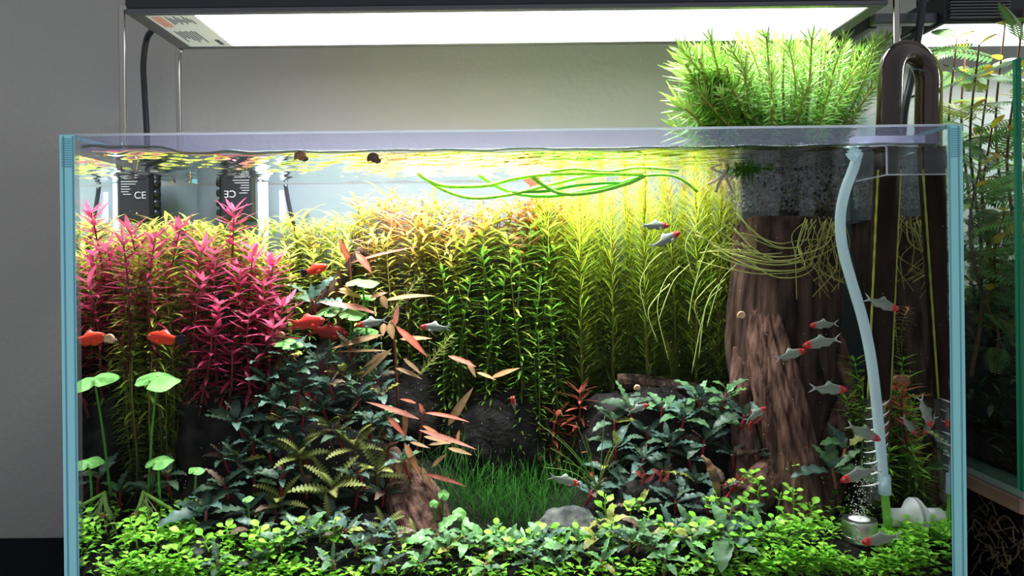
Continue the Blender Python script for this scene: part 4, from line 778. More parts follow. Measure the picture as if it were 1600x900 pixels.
# floating stalks under the surface
fp = P(900, 300, .66); o = thing('floating_leaf_plant', fp, 'long arching green stalks drifting under the surface at centre', 'plant')
for k, (pts, c, r) in enumerate((([(652, 270), (672, 283), (700, 291), (760, 290), (800, 280), (850, 273), (920, 271), (1005, 273)], (.36, .62, .06), .0013), ([(655, 271), (690, 295), (735, 309), (790, 305), (850, 291), (905, 278), (960, 272), (1008, 274)], (.34, .60, .06), .0012), ([(748, 273), (775, 290), (810, 303), (860, 306), (915, 298), (960, 288), (1005, 275)], (.16, .46, .05), .0014), ([(832, 277), (850, 290), (880, 303), (930, 300), (985, 285), (1008, 274)], (.20, .50, .05), .0013), ([(800, 300), (850, 299), (900, 290), (950, 286), (985, 287)], (.10, .34, .05), .0010), ([(1008, 274), (1040, 273), (1065, 280), (1090, 300)], (.20, .45, .05), .0010), ([(860, 268), (900, 264), (950, 268), (1000, 262), (1060, 266)], (.30, .55, .06), .0009))):
    mb = MB(); tube(mb, [q - fp for q in smooth([P(x, y, .625 + .004 * (k % 3)) for x, y in pts], 6)], r * 1.2, 8, col=tuple(min(1, 1.6 * q_) for q_ in c)); mb.build('stalk', M['stem'], o)
for x0, x1, y, D, c in ((628, 692, 274, .66, (.42, .62, .10)), (690, 790, 274, .675, (.40, .50, .08)), (790, 870, 272, .68, (.34, .44, .07))):
    a, b = P(x0, y, D), P(x1, y, D); mb = MB(); leaf(mb, Matrix.Translation(a - fp) @ frame(b - a, (0, -.25, 1)), (b - a).length, .035, 8, 'lance', fold=.1, curl=.2, wave=.02, wn=2, c0=c, c1=c); mb.build('leaf', M['leaf'], o)
p_ = P(828, 296, .70); o = thing('pink_leaf', p_, 'single pink leaf under the surface at centre', 'leaf'); mb = MB(); leaf(mb, frame((.2, -.3, .9), (0, -1, 0)), .022, .014, 7, 'ovate', c0=(.55, .14, .16), c1=(.75, .25, .25), wave=.05); mb.build('blade', M['leaf'], o)
# roots hanging from the planter
ho = P(1300, 345, .66); o = thing('hanging_roots', ho, 'pale yellow roots trailing from the planter across the trunk', 'roots')
for k in range(64):
    long_ = k < 26; x0, y0 = R.uniform(1255, 1318), R.uniform(338, 352)
    if long_:
        oy = R.gauss(0, 16); ln_ = R.uniform(.55, 1.0); up = R.uniform(-45, 55); pts = [(x0, y0), (x0 - 8 - oy * .3, y0 + 32 + oy * .6), (1250 + oy * .3, 398 + oy), (1250 - 60 * ln_, 402 + oy * 1.1 + up * .12), (1250 - 120 * ln_, 388 + oy * 1.2 + up * .5), (1250 - 165 * ln_, 372 + oy * 1.2 + up * 1.1)]
    else: pts = [(x0, y0), (x0 + R.uniform(-25, 18), y0 + R.uniform(20, 40)), (x0 + R.uniform(-35, 22), y0 + R.uniform(45, 80)), (x0 + R.uniform(-40, 30), y0 + R.uniform(70, 130))]
    D0 = R.uniform(.632, .664); mb = MB(); c = mixc((.50, .50, .16), (.34, .26, .08), R.random())
    if long_: c = mixc((.62, .62, .24), (.45, .50, .12), R.random())
    tube(mb, [q - ho for q in smooth([P(x, y, D0 + R.uniform(-.006, .006)) for x, y in pts], 6)], R.uniform(.00035, .00062) if long_ else R.uniform(.0003, .0005), 5, col=c); mb.build('root', M['root'], o)
for k in range(11):     # loose roots among the feathery stems
    x0, y0 = R.uniform(1000, 1125), R.uniform(350, 470); a, b = R.uniform(-30, 15), R.uniform(60, 130); mb = MB(); D0 = R.uniform(.66, .68)
    tube(mb, [q - ho for q in smooth([P(x0 + 28, y0 - 18, D0), P(x0 + 6, y0 + 4, D0), P(x0 - 6, y0 + b * .4, D0), P(x0 + a, y0 + b, D0)], 6)], .0004, 5, col=(.50, .60, .18)); mb.build('root', M['root'], o)
pz = P(1120, 280, .66); o = thing('pale_sprig', pz, 'pale pinkish sprig under the surface left of the planter', 'sprig')
for pts in ([(1118, 300), (1124, 285), (1135, 265), (1140, 240)], [(1106, 288), (1118, 282), (1130, 276), (1150, 276)], [(1110, 262), (1122, 268), (1134, 271)], [(1108, 244), (1120, 250), (1128, 254)], [(1135, 278), (1140, 290), (1146, 302)]):
    mb = MB(); tube(mb, [q - pz for q in smooth([P(x, y, .66) for x, y in pts], 5)], lambda u: .0014 - .0007 * u, 7, col=(.66, .50, .42)); mb.build('twig', M['root'], o)

# ------------------------------------------------------------------ carpet, grass
def sprig(px, py, D, n, lab, h=.02):
    b_ = P(px, py, D); b_.z = max(b_.z, terrain(b_.x, b_.y)); o = thing('carpet_sprig', b_, lab, 'plant', 'bright green carpet sprigs'); k0 = R.uniform(0, 6)
    mb = MB(); top = Vector((R.uniform(-.005, .005), -.002, h)); pth = smooth([Vector((0, 0, -.004)), top * .5 + Vector((R.uniform(-.003, .003), 0, 0)), top], 5); tube(mb, pth, .0006, 5, col=(.20, .40, .06)); mb.build('stem', M['stem'], o)
    for k in range(n):
        t = .25 + .75 * (k // 2 + 1) / (n / 2 + .5); q = pth[min(len(pth) - 1, int(t * (len(pth) - 1)))]; az = k0 + 3.14 * k + 1.4 * (k // 2); e = R.uniform(.2, .8)
        lf = obj('leaf', CARP[R.randrange(4)], o); lf.matrix_basis = Matrix.Translation(q) @ frame((math.cos(az) * math.cos(e), math.sin(az) * math.cos(e) - .2, math.sin(e)), (0, -.4, 1)) @ Matrix.Scale(R.uniform(.8, 1.2), 4)
CARP = []
CC = [((.20, .52, .04), (.28, .66, .06)), ((.26, .62, .05), (.36, .74, .08)), ((.14, .42, .04), (.22, .56, .06)), ((.32, .64, .07), (.44, .76, .12))]
for v, (c0, c1) in enumerate(CC):
    mb = MB(); leaf(mb, Matrix(), .0095, .0052, 6, 'spoon', fold=.25, curl=.4, c0=c0, c1=c1); CARP.append(mb.mesh('leaf', M['leaf']))
SPR = [(1110, 840), (1140, 815), (1165, 790), (1190, 770), (1215, 780), (1240, 790), (1262, 755), (1270, 810), (1225, 830), (1200, 850), (1180, 830), (1150, 860), (1250, 850), (1290, 840), (1125, 790), (1090, 830), (1175, 745), (1230, 740), (1265, 870), (1220, 880), (1160, 885), (1100, 880),
       (950, 800), (985, 790), (850, 830), (830, 850), (870, 850), (1010, 830), (1040, 840), (1060, 880), (900, 870), (960, 870), (800, 870), (770, 850),
       (290, 870), (330, 880), (360, 860), (390, 870), (410, 880), (430, 850), (455, 840), (475, 850), (440, 870), (420, 895), (300, 850), (270, 860), (250, 840), (230, 820), (215, 850), (240, 870), (520, 880), (500, 850), (280, 890)]
for k, (px, py) in enumerate(SPR):
    D = .550 + (900 - py) / 900 * .36 + R.uniform(0, .01); lab = 'bright green round-leaved sprig climbing the driftwood foot' if px > 1085 and py < 800 else 'bright green round-leaved sprig in the right foreground' if px > 1085 else 'bright green round-leaved sprig in the centre foreground' if px > 700 else 'bright green round-leaved sprig in the left foreground'
    sprig(px, py + 14, D, R.choice((4, 6, 6, 8)), lab, R.uniform(.010, .022))
mb = MB()
for k in range(7500):
    px = R.uniform(124, 1490); zone = 1.0 if px < 300 or px > 1210 else .45 if px > 1080 or 320 < px < 460 else .12
    fr_ = R.random() < (.34 if px < 310 or px > 1180 else .05)
    if R.random() > zone and not fr_: continue
    D = .546 + (R.random() ** 1.3) * (.085 if px > 1250 or px < 330 else .03); p = P(px, 500, D)
    if abs(p.x) > XI - .004: continue
    if fr_ or R.random() < .25: D = .5422 + R.random() * .006; p = P(px, 500, D)
    if 1300 < px < 1400 and .555 < D < .60 and R.random() < .8: continue
    if abs(p.x) > XI - .004: continue
    z = terrain(p.x, p.y) + (R.random() * .8 - (.1 if D < .549 else 0)) * (.022 if (px < 310 or px > 1200) else .010);
    if 1300 < px < 1405: z = min(z, terrain(p.x, p.y) + .005)
    az = R.uniform(0, 6.28); e = R.uniform(-.1, .9); c0, c1 = CC[R.randrange(4)]
    leaf(mb, Matrix.Translation((p.x, p.y, z)) @ frame((math.cos(az) * math.cos(e), math.sin(az) * math.cos(e), math.sin(e))), R.uniform(.006, .009), R.uniform(.0036, .0052), 3, 'spoon', .2, .5, c0=c0, c1=c1)
for k in range(700):
    px = R.uniform(1375, 1482); D = R.uniform(.543, .580); p = P(px, 500, D)
    if p.x > XI - .004: continue
    z = terrain(p.x, p.y) + R.random() * (.006 if px < 1405 else .013); az = R.uniform(0, 6.28); e = R.uniform(-.1, .9); c0, c1 = CC[R.randrange(4)]
    leaf(mb, Matrix.Translation((p.x, p.y, z)) @ frame((math.cos(az) * math.cos(e), math.sin(az) * math.cos(e), math.sin(e))), R.uniform(.006, .009), R.uniform(.0036, .0052), 3, 'spoon', .2, .5, c0=c0, c1=c1)
tag(mb.build('carpet_plants', M['leaf']), 'dense bright green carpet of tiny round leaves on the aquarium floor', 'carpet plants', kind='stuff')
mb = MB()
for k in range(850):
    px = R.gauss(795, 66); D = R.uniform(.615, .70); p = P(px, 500, D); x, y = p.x, p.y; z = terrain(x, y) - .002; hgt = R.uniform(.022, .058); a = R.uniform(0, 6.28); b = R.uniform(.1, 1.4)
    d = Vector((math.cos(a) * b, math.sin(a) * b * .6 - .05, 1)); leaf(mb, Matrix.Translation((x, y, z)) @ frame(d, (0, -1, .1)), hgt, .00065, 5, 'needle', 0, R.uniform(-1.5, 1.5), c0=(.015, .06, .012), c1=(.06, .22, .03))
tag(mb.build('hair_grass', M['leaf']), 'dark green hair grass in the hollow at the centre', 'grass', kind='stuff')
gp = P(935, 770, .625); o = thing('grassy_tuft', gp, 'thin sparse grass tuft left of the right-hand dark leaves', 'plant', None)
for x1, y1 in ((840, 660), (860, 700), (870, 680), (900, 660), (880, 720), (915, 680), (960, 690), (985, 660), (945, 650), (850, 730)):
    a, b = P(935 + R.uniform(-6, 6), 765, .625), P(x1, y1, .615); mb = MB(); tube(mb, [q - gp for q in smooth([a, a.lerp(b, .5) + Vector((0, 0, .005)), b], 6)], lambda u: .0005 - .00025 * u, 5, col=(.13, .24, .05)); mb.build('blade', M['stem'], o)
for px, py, D, lab in ((690, 545, .65, 'wispy feathery sprig beside the red-tipped leaves'), (640, 455, .665, 'wispy olive sprig tangled behind the upper red leaves')):
    b_ = P(px - 40, py + 45, D); plant('feathery_sprig', stem_proto(300 + px, .05, 12, 7, lambda t: .010, lambda t: .0006, lambda t: .5, ramp([(0, (.2, .24, .06)), (1, (.38, .42, .10))]), ramp([(0, (.2, .2, .06)), (1, (.3, .3, .08))]), .0006, prof='needle', n=2, curl=-.3), b_, P(px + 15, py - 20, D), lab, None)
mp = P(712, 880, .577); mb = MB()
for k in range(420):
    c = Vector((R.gauss(0, .009), R.gauss(0, .004), R.uniform(-.004, .008))); a = R.uniform(0, 6.28); leaf(mb, Matrix.Translation(c) @ frame((math.cos(a), math.sin(a), R.uniform(.2, 1.5))), R.uniform(.004, .008), .0009, 2, 'needle', 0, .4, c0=(.05, .16, .02), c1=(.16, .36, .05))
tag(mb.build('moss', M['leaf'], loc=mp), 'small green moss tuft at the foot of the root stump', 'moss', kind='stuff')
wp = P(1117, 738, .60); o = thing('withered_leaf', wp, 'brown speckled withered leaf hanging left of the driftwood', 'leaf'); mb = MB()
tube(mb, [q - wp for q in smooth(SS([(1096, 712, .602), (1108, 725, .60), (1116, 745, .60), (1122, 770, .60), (1128, 800, .601)]), 6)], lambda u: .0012 + .0026 * math.sin(math.pi * min(1, u * 1.1)) ** 2, 8, col=lambda u: mixc((.10, .06, .05), (.36, .20, .10), math.sin(u * 22) * .5 + .5), shape=lambda u, th: 1 + .15 * math.sin(u * 40)); mb.build('blade', M['stem'], o)
mb = MB(); leaf(mb, frame((-.2, -.4, 1), (0, -1, 0)), .014, .009, 6, 'lance', c0=(.45, .55, .25), c1=(.60, .68, .35), wave=.08); p_ = P(198, 893, .56); p_.x = -XI + .012; o = thing('folded_leaf', p_, 'pale folded leaf standing in the carpet at lower left', 'leaf'); mb.build('blade', M['leaf'], o)

# yellow-green stems mixed into the crimson thicket
for px, py, D in ((300, 350, .69), (322, 370, .69), (275, 385, .68), (255, 410, .67), (338, 360, .695), (392, 370, .695), (268, 440, .675), (295, 455, .67), (250, 470, .665), (410, 380, .695), (450, 385, .69), (262, 345, .695), (240, 440, .655), (285, 520, .66), (235, 400, .648), (252, 380, .655), (262, 490, .65), (285, 470, .655), (240, 510, .64), (272, 540, .645), (300, 560, .65), (300, 430, .66), (255, 540, .648)):
    px = max(px, PX - .286 * F / D); tip = P(px, py, D); b_ = gz(px + R.uniform(-10, 15), D, .002); plant('stem_plant', pick(YEL[6:9] + YEL[0:3], (tip - b_).length), b_, tip, 'olive-green stem plant growing among the crimson stems', 'olive stems in the crimson thicket')

# ------------------------------------------------------------------ fish and snails
def fish(kind, hx, hy, tx, ty, D, lab, yaw=0.0, dim=1.0):
    h, t = P(hx, hy, D), P(tx, ty, D + yaw); ax = (h - t); Ln = ax.length; mid = (h + t) / 2; seg = 16; V = []; C = []
    if kind == 'tetra':
        prof = [(0, .012), (.03, .045), (.08, .072), (.15, .095), (.25, .112), (.36, .116), (.40, .115), (.46, .108), (.54, .095), (.60, .082), (.68, .062), (.76, .042), (.80, .040), (.84, .055), (.90, .095), (.95, .12), (1.0, .14)]; ped = .80
        wide = .46
    else:
        prof = [(0, .015), (.03, .055), (.08, .095), (.15, .13), (.25, .16), (.34, .17), (.40, .165), (.48, .15), (.56, .13), (.62, .115), (.68, .10), (.74, .092), (.78, .09), (.82, .105), (.88, .135), (.94, .15), (1.0, .12 if kind != 'sword' else .17)]; ped = .78
        wide = .48
    for i, (s_, hh_) in enumerate(prof):
        wd = hh_ * wide if s_ < ped - .02 else max(.004, prof[12][1] * wide * max(0, 1 - (s_ - ped + .02) / .08))
        for k in range(seg):
            th = 2 * math.pi * k / seg; y = wd * math.cos(th); z = hh_ * math.sin(th); x = .5 - s_
            if kind in ('tetra', 'sword') and s_ > .86: x += (s_ - .86) * 1.1 * (1 - abs(math.sin(th))) 
            if k == 4:
                if .36 <= s_ <= .56: z += (.10 if kind == 'tetra' else .09) * math.sin(math.pi * min(1, (s_ - .34) / .2)); x -= .04 if s_ < .56 else .06
            if k == 12:
                if .54 <= s_ <= .70: z -= .06 * math.sin(math.pi * min(1, (s_ - .50) / .22)); x -= .03
                elif .30 <= s_ <= .40: z -= .03
            V.append(Vector((x, y, z)) * Ln)
            if kind == 'tetra':
                c = (.50, .012, .02) if s_ < .17 else (.34, .08, .07) if s_ < .22 else mixc((.13, .15, .12), (.26, .28, .23), .5 - .5 * math.sin(th)) if s_ < .82 else ((.85, .85, .83) if (k % 4 == 2 or k % 8 == 0) else (.015, .015, .02))
                if .2 <= s_ < .8 and k == 4: c = (.16, .18, .14)
            elif kind == 'platy': c = (.62, .035, .012) if s_ < .76 else (.012, .008, .01)
            else: c = (.50, .03, .02)
            if kind == 'platy' and k == 4 and .36 <= s_ <= .56: c = (.03, .01, .01)
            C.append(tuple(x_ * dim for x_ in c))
    n = len(prof); Fs = [(i * seg + k, i * seg + (k + 1) % seg, (i + 1) * seg + (k + 1) % seg, (i + 1) * seg + k) for i in range(n - 1) for k in range(seg)] + [tuple(range(seg)), tuple(reversed(range((n - 1) * seg, n * seg)))]
    o = thing('tetra_fish' if kind == 'tetra' else 'red_fish', mid, lab, 'fish', 'red-nosed tetras' if kind == 'tetra' else 'red fish'); o.rotation_mode = 'QUATERNION'; o.rotation_quaternion = frame(ax, (0, 0, 1)).to_quaternion()
    mb = MB(); mb.add(V, Fs, C); mb.build('body', M['fish'], o)
    eh = .035 if kind == 'tetra' else .03
    for s_ in (-1, 1):
        mb = MB(); r_ = .030 * Ln; yy = s_ * (.036 if kind == 'tetra' else .045) * Ln
        lathe(mb, [(r_ * math.sin(a), -r_ * math.cos(a) * .5) for a in np.linspace(.05, 3.09, 8)], Matrix.Translation((.41 * Ln, yy, .022 * Ln)) @ Matrix.Rotation(-s_ * math.pi / 2, 4, 'X'), 12, col=(.30, .22, .16)); e_ = mb.build('eye', M['fish'], o)
        mb = MB(); lathe(mb, [(r_ * .55 * math.sin(a), r_ * .3 - r_ * .4 * math.cos(a)) for a in np.linspace(.05, 3.09, 6)], Matrix.Translation((.41 * Ln, yy, .022 * Ln)) @ Matrix.Rotation(-s_ * math.pi / 2, 4, 'X'), 10, col=(.01, .01, .01)); mb.build('pupil', M['fish'], e_)
        mb = MB(); leaf(mb, Matrix.Translation((.26 * Ln, s_ * .05 * Ln, -.04 * Ln)) @ frame((-.8, s_ * .5, -.25), (0, s_, .4)), .14 * Ln, .07 * Ln, 4, 'spoon', c0=C[seg * 5], c1=C[seg * 5]); mb.build('pectoral_fin', M['leaf'], o)
for a in ((1046, 353, 998, 352, .640, 'upper of the two tetras before the feathery stems, swimming right'), (1063, 363, 1014, 388, .645, 'lower of the two tetras before the feathery stems, tilted upwards'), (557, 509, 608, 499, .625, 'tetra facing left under the round leaves right of the red fish'), (656, 511, 706, 512, .625, 'tetra facing left in the shade right of the long red leaves'), (1405, 484, 1348, 464, .556, 'tetra swimming right in front of the dark pipe'), (1265, 509, 1312, 505, .600, 'dim tetra facing left, topmost of three before the trunk'), (1254, 541, 1316, 528, .575, 'tetra facing left in the middle of three before the trunk'), (1259, 547, 1208, 562, .58, 'tetra facing right nose to nose before the trunk'), (1324, 609, 1262, 606, .57, 'tetra swimming right beside the hollow of the trunk'), (1376, 688, 1320, 662, .555, 'tetra heading down right across the white tube'), (1456, 668, 1436, 616, .549, 'tetra diving head down beside the right pane'), (1432, 680, 1408, 648, .575, 'small dim tetra diving behind the glass near the right pane'), (1313, 752, 1376, 729, .553, 'tetra facing left above the gas diffuser'), (1346, 848, 1412, 836, .549, 'tetra facing left below the suction cup'), (906, 757, 855, 743, .59, 'tetra swimming right above the smooth grey stone'), (1014, 632, 978, 646, .625, 'tetra swimming right above the right-hand dark leaves'), (1198, 636, 1162, 660, .60, 'tetra rising in front of the trunk beside a dark leaf')):
    fish('tetra', *a)
fish('tetra', 800, 622, 806, 640, .62, 'small tetra seen almost head on in the dark hollow', .03)
fish('platy', 229, 525, 288, 532, .608, 'red fish with black tail swimming left near the left pane')
fish('platy', 512, 415, 470, 428, .655, 'red fish with black tail swimming right beside the black branch')
fish('sword', 508, 500, 450, 508, .628, 'plain red fish swimming right below the round leaves')
fish('sword', 545, 522, 480, 514, .642, 'dark red fish dimmed in colour below the plain red one', 0, .35)  # skin colour scaled down to look dim, like a reflection
def snail(px, py, D, hw, m, lab, face=(0, -1, 0)):
    p = P(px, py, D); r = S(hw, D); o = thing('snail', p, lab, 'snail', 'small round snails'); mb = MB(); pts = []
    for a in np.linspace(0, 5.2 * math.pi, 60):
        k = a / (5.2 * math.pi); rr_ = r * .62 * k ** 1.3; pts.append(Vector((rr_ * math.cos(a), (1 - k) * -r * .15, rr_ * math.sin(a))))
    tube(mb, pts, lambda u: r * (.05 + .36 * u ** 1.2), 10); mb.build('shell', M[m], o)
    mb = MB(); lathe(mb, [(.01 * r, -.5 * r), (.3 * r, -.4 * r), (.38 * r, 0), (.3 * r, .35 * r), (.01 * r, .5 * r)], Matrix.Translation((r * .55, r * .3, -.35 * r)) @ Matrix.Rotation(1.2, 4, 'Y'), 10); mb.build('foot', M['shell_dark'], o)
for a in ((470, 244, .547, 11, 'shell', 'brown snail floating at the water line, left of two'), (584, 247, .546, 11, 'shell_dark', 'dark snail floating at the water line, right of two'), (1159, 493, .551, 8, 'shell_tan', 'tan snail stuck in front of the dark trunk'), (228, 453, .625, 8, 'shell_dark', 'dark snail among the crimson stems at left'), (172, 530, .548, 10, 'shell_tan', 'tan snail on the glass beside the red fish at far left'), (440, 524, .635, 7, 'shell', 'small brown snail on the round leaf by the crimson thicket'), (1404, 594, .60, 10, 'shell', 'brown snail on the right pane behind the pipe'), (1398, 855, .56, 7, 'shell', 'small brown snail in the carpet below the suction cup'), (210, 806, .59, 6, 'shell', 'small brown snail by the pale roots at left'), (996, 606, .655, 6, 'shell_tan', 'small tan snail on the dark fallen branch')):
    px, py, D, hw, m, lab = a; snail(px, py, D, hw, m, lab)

# ------------------------------------------------------------------ the neighbouring terrarium
TX0, TX1, TY0, TY1, TZ0, TZ1 = .3545, .80, .002, .240, .104, .4065
TE = thing('terrarium', (TX0, TY0, TZ0), 'smaller glass terrarium with green edges on the right', 'terrarium')
def tep(nm, a, m): mb = MB(); box(mb, *a); return mb.build(nm, m, TE, False, loc=(-TX0, -TY0, -TZ0))
mb = MB(); v = [(x, y, z) for z in (TZ0, TZ1) for y in (TY0 + .006, TY1 - .006) for x in (TX0, TX0 + .006)]
mb.add(v, [(0, 4, 6, 2), (1, 3, 7, 5)], m=0); mb.add(v, [(0, 1, 5, 4), (2, 6, 7, 3), (4, 5, 7, 6), (0, 2, 3, 1)], m=1)
M['tpane'] = glass('greenish_pane', (.94, .975, .965), 1.3, .01)
M['tpane_edge'] = milky('pale_green_edge', (.40, .52, .48), .4, .2)
mb.build('side_pane', [M['tpane'], M['tpane_edge']], TE, False, loc=(-TX0, -TY0, -TZ0))
mb = MB(); v = [(x, y, z) for z in (TZ0, TZ1) for y in (TY0, TY0 + .006) for x in (TX0, TX1)]
mb.add(v, [(0, 1, 5, 4), (2, 6, 7, 3)], m=0); mb.add(v, [(0, 4, 6, 2), (4, 5, 7, 6), (1, 3, 7, 5)], m=1); mb.build('front_pane', [M['tpane'], M['green_edge']], TE, False, loc=(-TX0, -TY0, -TZ0))
tep('back_pane', (TX0, TX1, TY1 - .006, TY1, TZ0, TZ1), M['tpane']); tep('bottom_pane', (TX0, TX1, TY0, TY1, TZ0 - .005, TZ0), M['tpane_edge'])
mb = MB(); tube(mb, [(TX0 + .0008, TY0 + .001, TZ0), (TX0 + .0008, TY0 + .001, TZ1)], .0016, 8); mb.build('corner_seam', M['green_edge'], TE, loc=(-TX0, -TY0, -TZ0))
mb = MB(); box(mb, TX0 - .002, TX1, TY0, TY1, TZ0 - .0165, TZ0 - .0055, bev=.001); tag(mb.build('wooden_board', M['board'], smooth=False), 'brown wooden board under the glass terrarium', 'board')
BX = thing('root_tank', (TX0, TY0, -.01), 'dark lower glass tank full of soil and roots on the right', 'tank')
for nm, a in (('side_pane', (TX0 + .001, TX0 + .006, TY0 + .002, TY1, -.01, TZ0 - .017)), ('front_pane', (TX0 + .006, TX1, TY0 + .002, TY0 + .008, -.01, TZ0 - .017))):
    mb = MB(); box(mb, *a); mb.build(nm, M['tpane'], BX, False, loc=(-TX0, -TY0, .01))
mb = MB(); box(mb, TX0 + .022, TX1, TY0 + .02, TY1, -.009, TZ0 - .03, bev=.004); mb.build('soil', M['soil'], BX, False, loc=(-TX0, -TY0, .01))
for k in range(46):
    x, y, z = TX0 + R.uniform(.008, .02), TY0 + R.uniform(.012, .10), R.uniform(.02, .075); q = [Vector((x, y, z))]
    for j in range(3): q.append(q[-1] + Vector((R.uniform(-.003, .004), R.uniform(-.012, .012), R.uniform(-.010, .010))))
    q = [Vector((max(TX0 + .0075, min(TX0 + .06, v_.x)), max(TY0 + .010, v_.y), v_.z)) for v_ in q]
    mb = MB(); tube(mb, smooth(q, 4), R.uniform(.0003, .0007), 5, col=mixc((.22, .10, .06), (.42, .34, .22), R.random())); mb.build('root', M['root'], BX, loc=(-TX0, -TY0, .01))
mb = MB(); box(mb, TX0 - .008, TX1, TY0, TY1, -.06, -.011, bev=.002); tag(mb.build('side_cabinet', M['table'], smooth=False), 'black cabinet top under the right-hand tanks', 'cabinet')
mb = MB(); box(mb, TX0 + .014, TX1, TY0 + .012, TY1 - .008, TZ0 + .0005, TZ0 + .022, bev=.006); mb.build('soil', M['soil'], TE, False, loc=(-TX0, -TY0, -TZ0))
tag(blob((.10, .085, .10), 50, 4, .2, 2.2).build('dark_mound', M['rock'], loc=(TX0 + .13, .125, .165)), 'dark planted mound inside the right-hand terrarium', 'mound')
mb = MB()
for k in range(1500):
    p = Vector((TX0 + R.uniform(.01, .10), R.uniform(.012, .22), R.uniform(TZ0, .27) * (1 if R.random() < .8 else 1.15))); a = R.uniform(0, 6.28); e = R.uniform(-.6, .8); c = mixc((.02, .05, .02), (.10, .16, .07), R.random() ** 2)
    leaf(mb, Matrix.Translation(p) @ frame((math.cos(a) * math.cos(e), math.sin(a) * math.cos(e), math.sin(e))), R.uniform(.008, .02), R.uniform(.002, .005), 3, 'lance', .1, .6, c0=c, c1=c)
tag(mb.build('undergrowth', M['leaf']), 'dark tangled undergrowth behind the terrarium glass', 'undergrowth', kind='stuff')
FRO = []
for v in range(4):
    mb = MB(); c = [(.13, .27, .07), (.18, .34, .09), (.30, .34, .06), (.09, .20, .07)][v]; Lr = .06; pts = [Vector((Lr * t, 0, -.014 * t * t)) for t in np.linspace(0, 1, 8)]; tube(mb, pts, .0004, 5, col=(.25, .16, .06))
    for k in range(15):
        t = .12 + .86 * k / 15; q = Vector((Lr * t, 0, -.014 * t * t)); ll = .0125 * math.sin(math.pi * (.18 + .8 * t)) + .002
        for s_ in (-1, 1): leaf(mb, Matrix.Translation(q) @ frame((.45, s_, -.1)), ll, .0032, 2, 'strap', .1, .3, c0=c, c1=tuple(x * 1.15 for x in c))
    FRO.append(mb.mesh('frond', M['leaf']))
for k, (px, py, D, hz, lab) in enumerate(((1530, 70, .64, .30, 'feathery-leaved shrub rising out of the terrarium, nearest its corner'), (1495, 60, .68, .26, 'feathery-leaved shrub behind the bent brown pipe'), (1570, 40, .66, .24, 'feathery-leaved shrub at the upper right edge'), (1590, 110, .60, .22, 'feathery-leaved shrub low inside the terrarium by its front'), (1550, 200, .62, .2, 'pale feathery-leaved shrub behind the terrarium side pane'), (1570, 330, .60, .14, 'dim feathery-leaved shrub halfway down the terrarium side pane'), (1545, 120, .66, .2, 'grey-green feathery shrub just inside the terrarium corner'), (1530, 260, .60, .2, 'feathery shrub pressed against the terrarium side pane'), (1560, 420, .60, .14, 'lowest feathery shrub behind the terrarium side pane'), (1515, 20, .70, .2, 'tall feathery shrub in front of the second lamp'), (1600, 10, .64, .2, 'feathery shrub cut off by the upper right corner'))):
    tip = P(px, py, D); tip.x = max(tip.x, TX0 + .012); b_ = Vector((tip.x + .01, min(tip.y + .03, TY1 - .02), .17)); o = thing('feathery_leaf_shrub', b_, lab, 'plant', 'shrubs in the terrarium'); d = tip - b_
    pth = smooth([Vector((0, 0, 0)), d * .35 + Vector((.006, 0, 0)), d * .7 + Vector((-.006, 0, 0)), d], 6); mb = MB(); tube(mb, pth, lambda u: .0018 - .0011 * u, 7, col=(.16, .07, .04)); mb.build('stem', M['stem'], o)
    nf = 10 if k in (0, 1, 2, 9, 10) else 22
    for j in range(nf):
        t = .25 + .75 * j / (nf - 1); q = pth[int(t * (len(pth) - 1))]; a = 2.4 * j + k; e = R.uniform(-.2, .6); dv = Vector((math.cos(a) * math.cos(e), math.sin(a) * math.cos(e), math.sin(e)))
        if q.x + b_.x + dv.x * .05 < TX0 + .008 and q.z + b_.z < TZ1 + .01: dv.x = abs(dv.x) * .3
        if q.y + b_.y + dv.y * .05 > WALLY - .01: dv.y = -abs(dv.y)
        fr = obj('frond', FRO[(0, 1, 3, 0, 3, 1, 0, 2)[(j + k) % 8]], o); fr.matrix_basis = Matrix.Translation(q) @ frame(dv, (R.uniform(-.8, .8), R.uniform(-1, .2), .8)) @ Matrix.Scale(R.uniform(.6, 1.05), 4)
    for j in range(3):
        mb = MB(); q = pth[-1 - 2 * j]; leaf(mb, Matrix.Translation(q) @ frame((R.uniform(-1, 1), -.5, R.uniform(-.2, .6))), .016, .008, 5, 'ovate', c0=(.50, .52, .04), c1=(.60, .30, .06)); mb.build('yellow_leaf', M['leaf'], o)
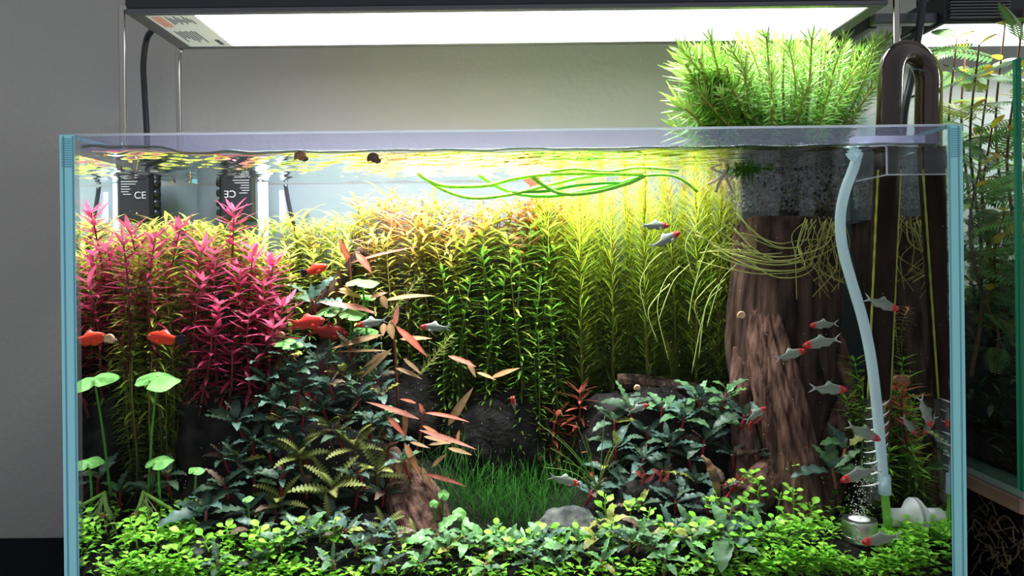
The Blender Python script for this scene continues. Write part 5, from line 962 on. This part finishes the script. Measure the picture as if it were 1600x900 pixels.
# its lamp
q0, q1 = P(1472, 36, .66), P(1478, 68, .725); lx0, ly0, ly1, lz = q0.x, q0.y, q1.y, q0.z - .003
L2 = thing('terrarium_lamp', (lx0, ly0, lz), 'black finned lamp with glowing panel above the right-hand terrarium', 'lamp')
def l2(nm, a, m, bev=0.0): mb = MB(); box(mb, *a, bev=bev); return mb.build(nm, m, L2, False, loc=(-lx0, -ly0, -lz))
l2('housing', (lx0, lx0 + .45, ly0 - .002, ly1 + .002, lz + .002, lz + .030), M['black'], .001)
o = l2('diffuser_panel', (lx0 + .002, lx0 + .448, ly0, ly1, lz, lz + .0018), emit('second_lamp_light', (.93, 1.0, .96), 2.0))
for k in range(7): l2('cooling_fin', (lx0 + .004, lx0 + .055, ly0 - .006, ly0 - .002, lz + .0055 + .0026 * k, lz + .0068 + .0026 * k), M['bezel'])
l2('bracket_arm', (lx0 - .055, lx0, ly0 + .006, ly0 + .016, lz + .005, lz + .014), M['bezel'], .001)
l2('bracket_post', (lx0 - .055, lx0 - .047, ly0 + .016, WALLY - .002, lz + .004, lz + .015), M['black'], .001)
ld = bpy.data.lights.new('second_lamp_light', 'AREA'); ld.shape = 'RECTANGLE'; ld.size = .44; ld.size_y = ly1 - ly0; ld.energy = 1.7; ld.color = (.96, 1, .98); ld.spread = math.radians(172)
lo = bpy.data.objects.new('second_lamp_light', ld); COL.objects.link(lo); lo.parent = L2; lo.location = (.225, (ly1 - ly0) / 2, -.001)
for pts, r, lab in (([(1446, -30, .66), (1440, 20, .655), (1433, 70, .65), (1425, 120, .648), (1414, 170, .646), (1408, 240, .645)], .0031, 'thick black cable passing through the bend of the brown pipe'), ([(1404, 190, .648), (1414, 160, .648), (1428, 150, .650), (1448, 147, .652), (1470, 160, .66)], .0011, 'thin black cable curling behind the brown pipe'), ([(1396, 62, .70), (1412, 56, .70), (1428, 44, .70), (1436, 30, .70), (1436, 0, .70)], .0024, 'black cable bundle behind the rod at the upper right')):
    mb = MB(); tube(mb, smooth(SS(pts), 6), r, 10); tag(mb.build('cable', M['rubber']), lab, 'cable')
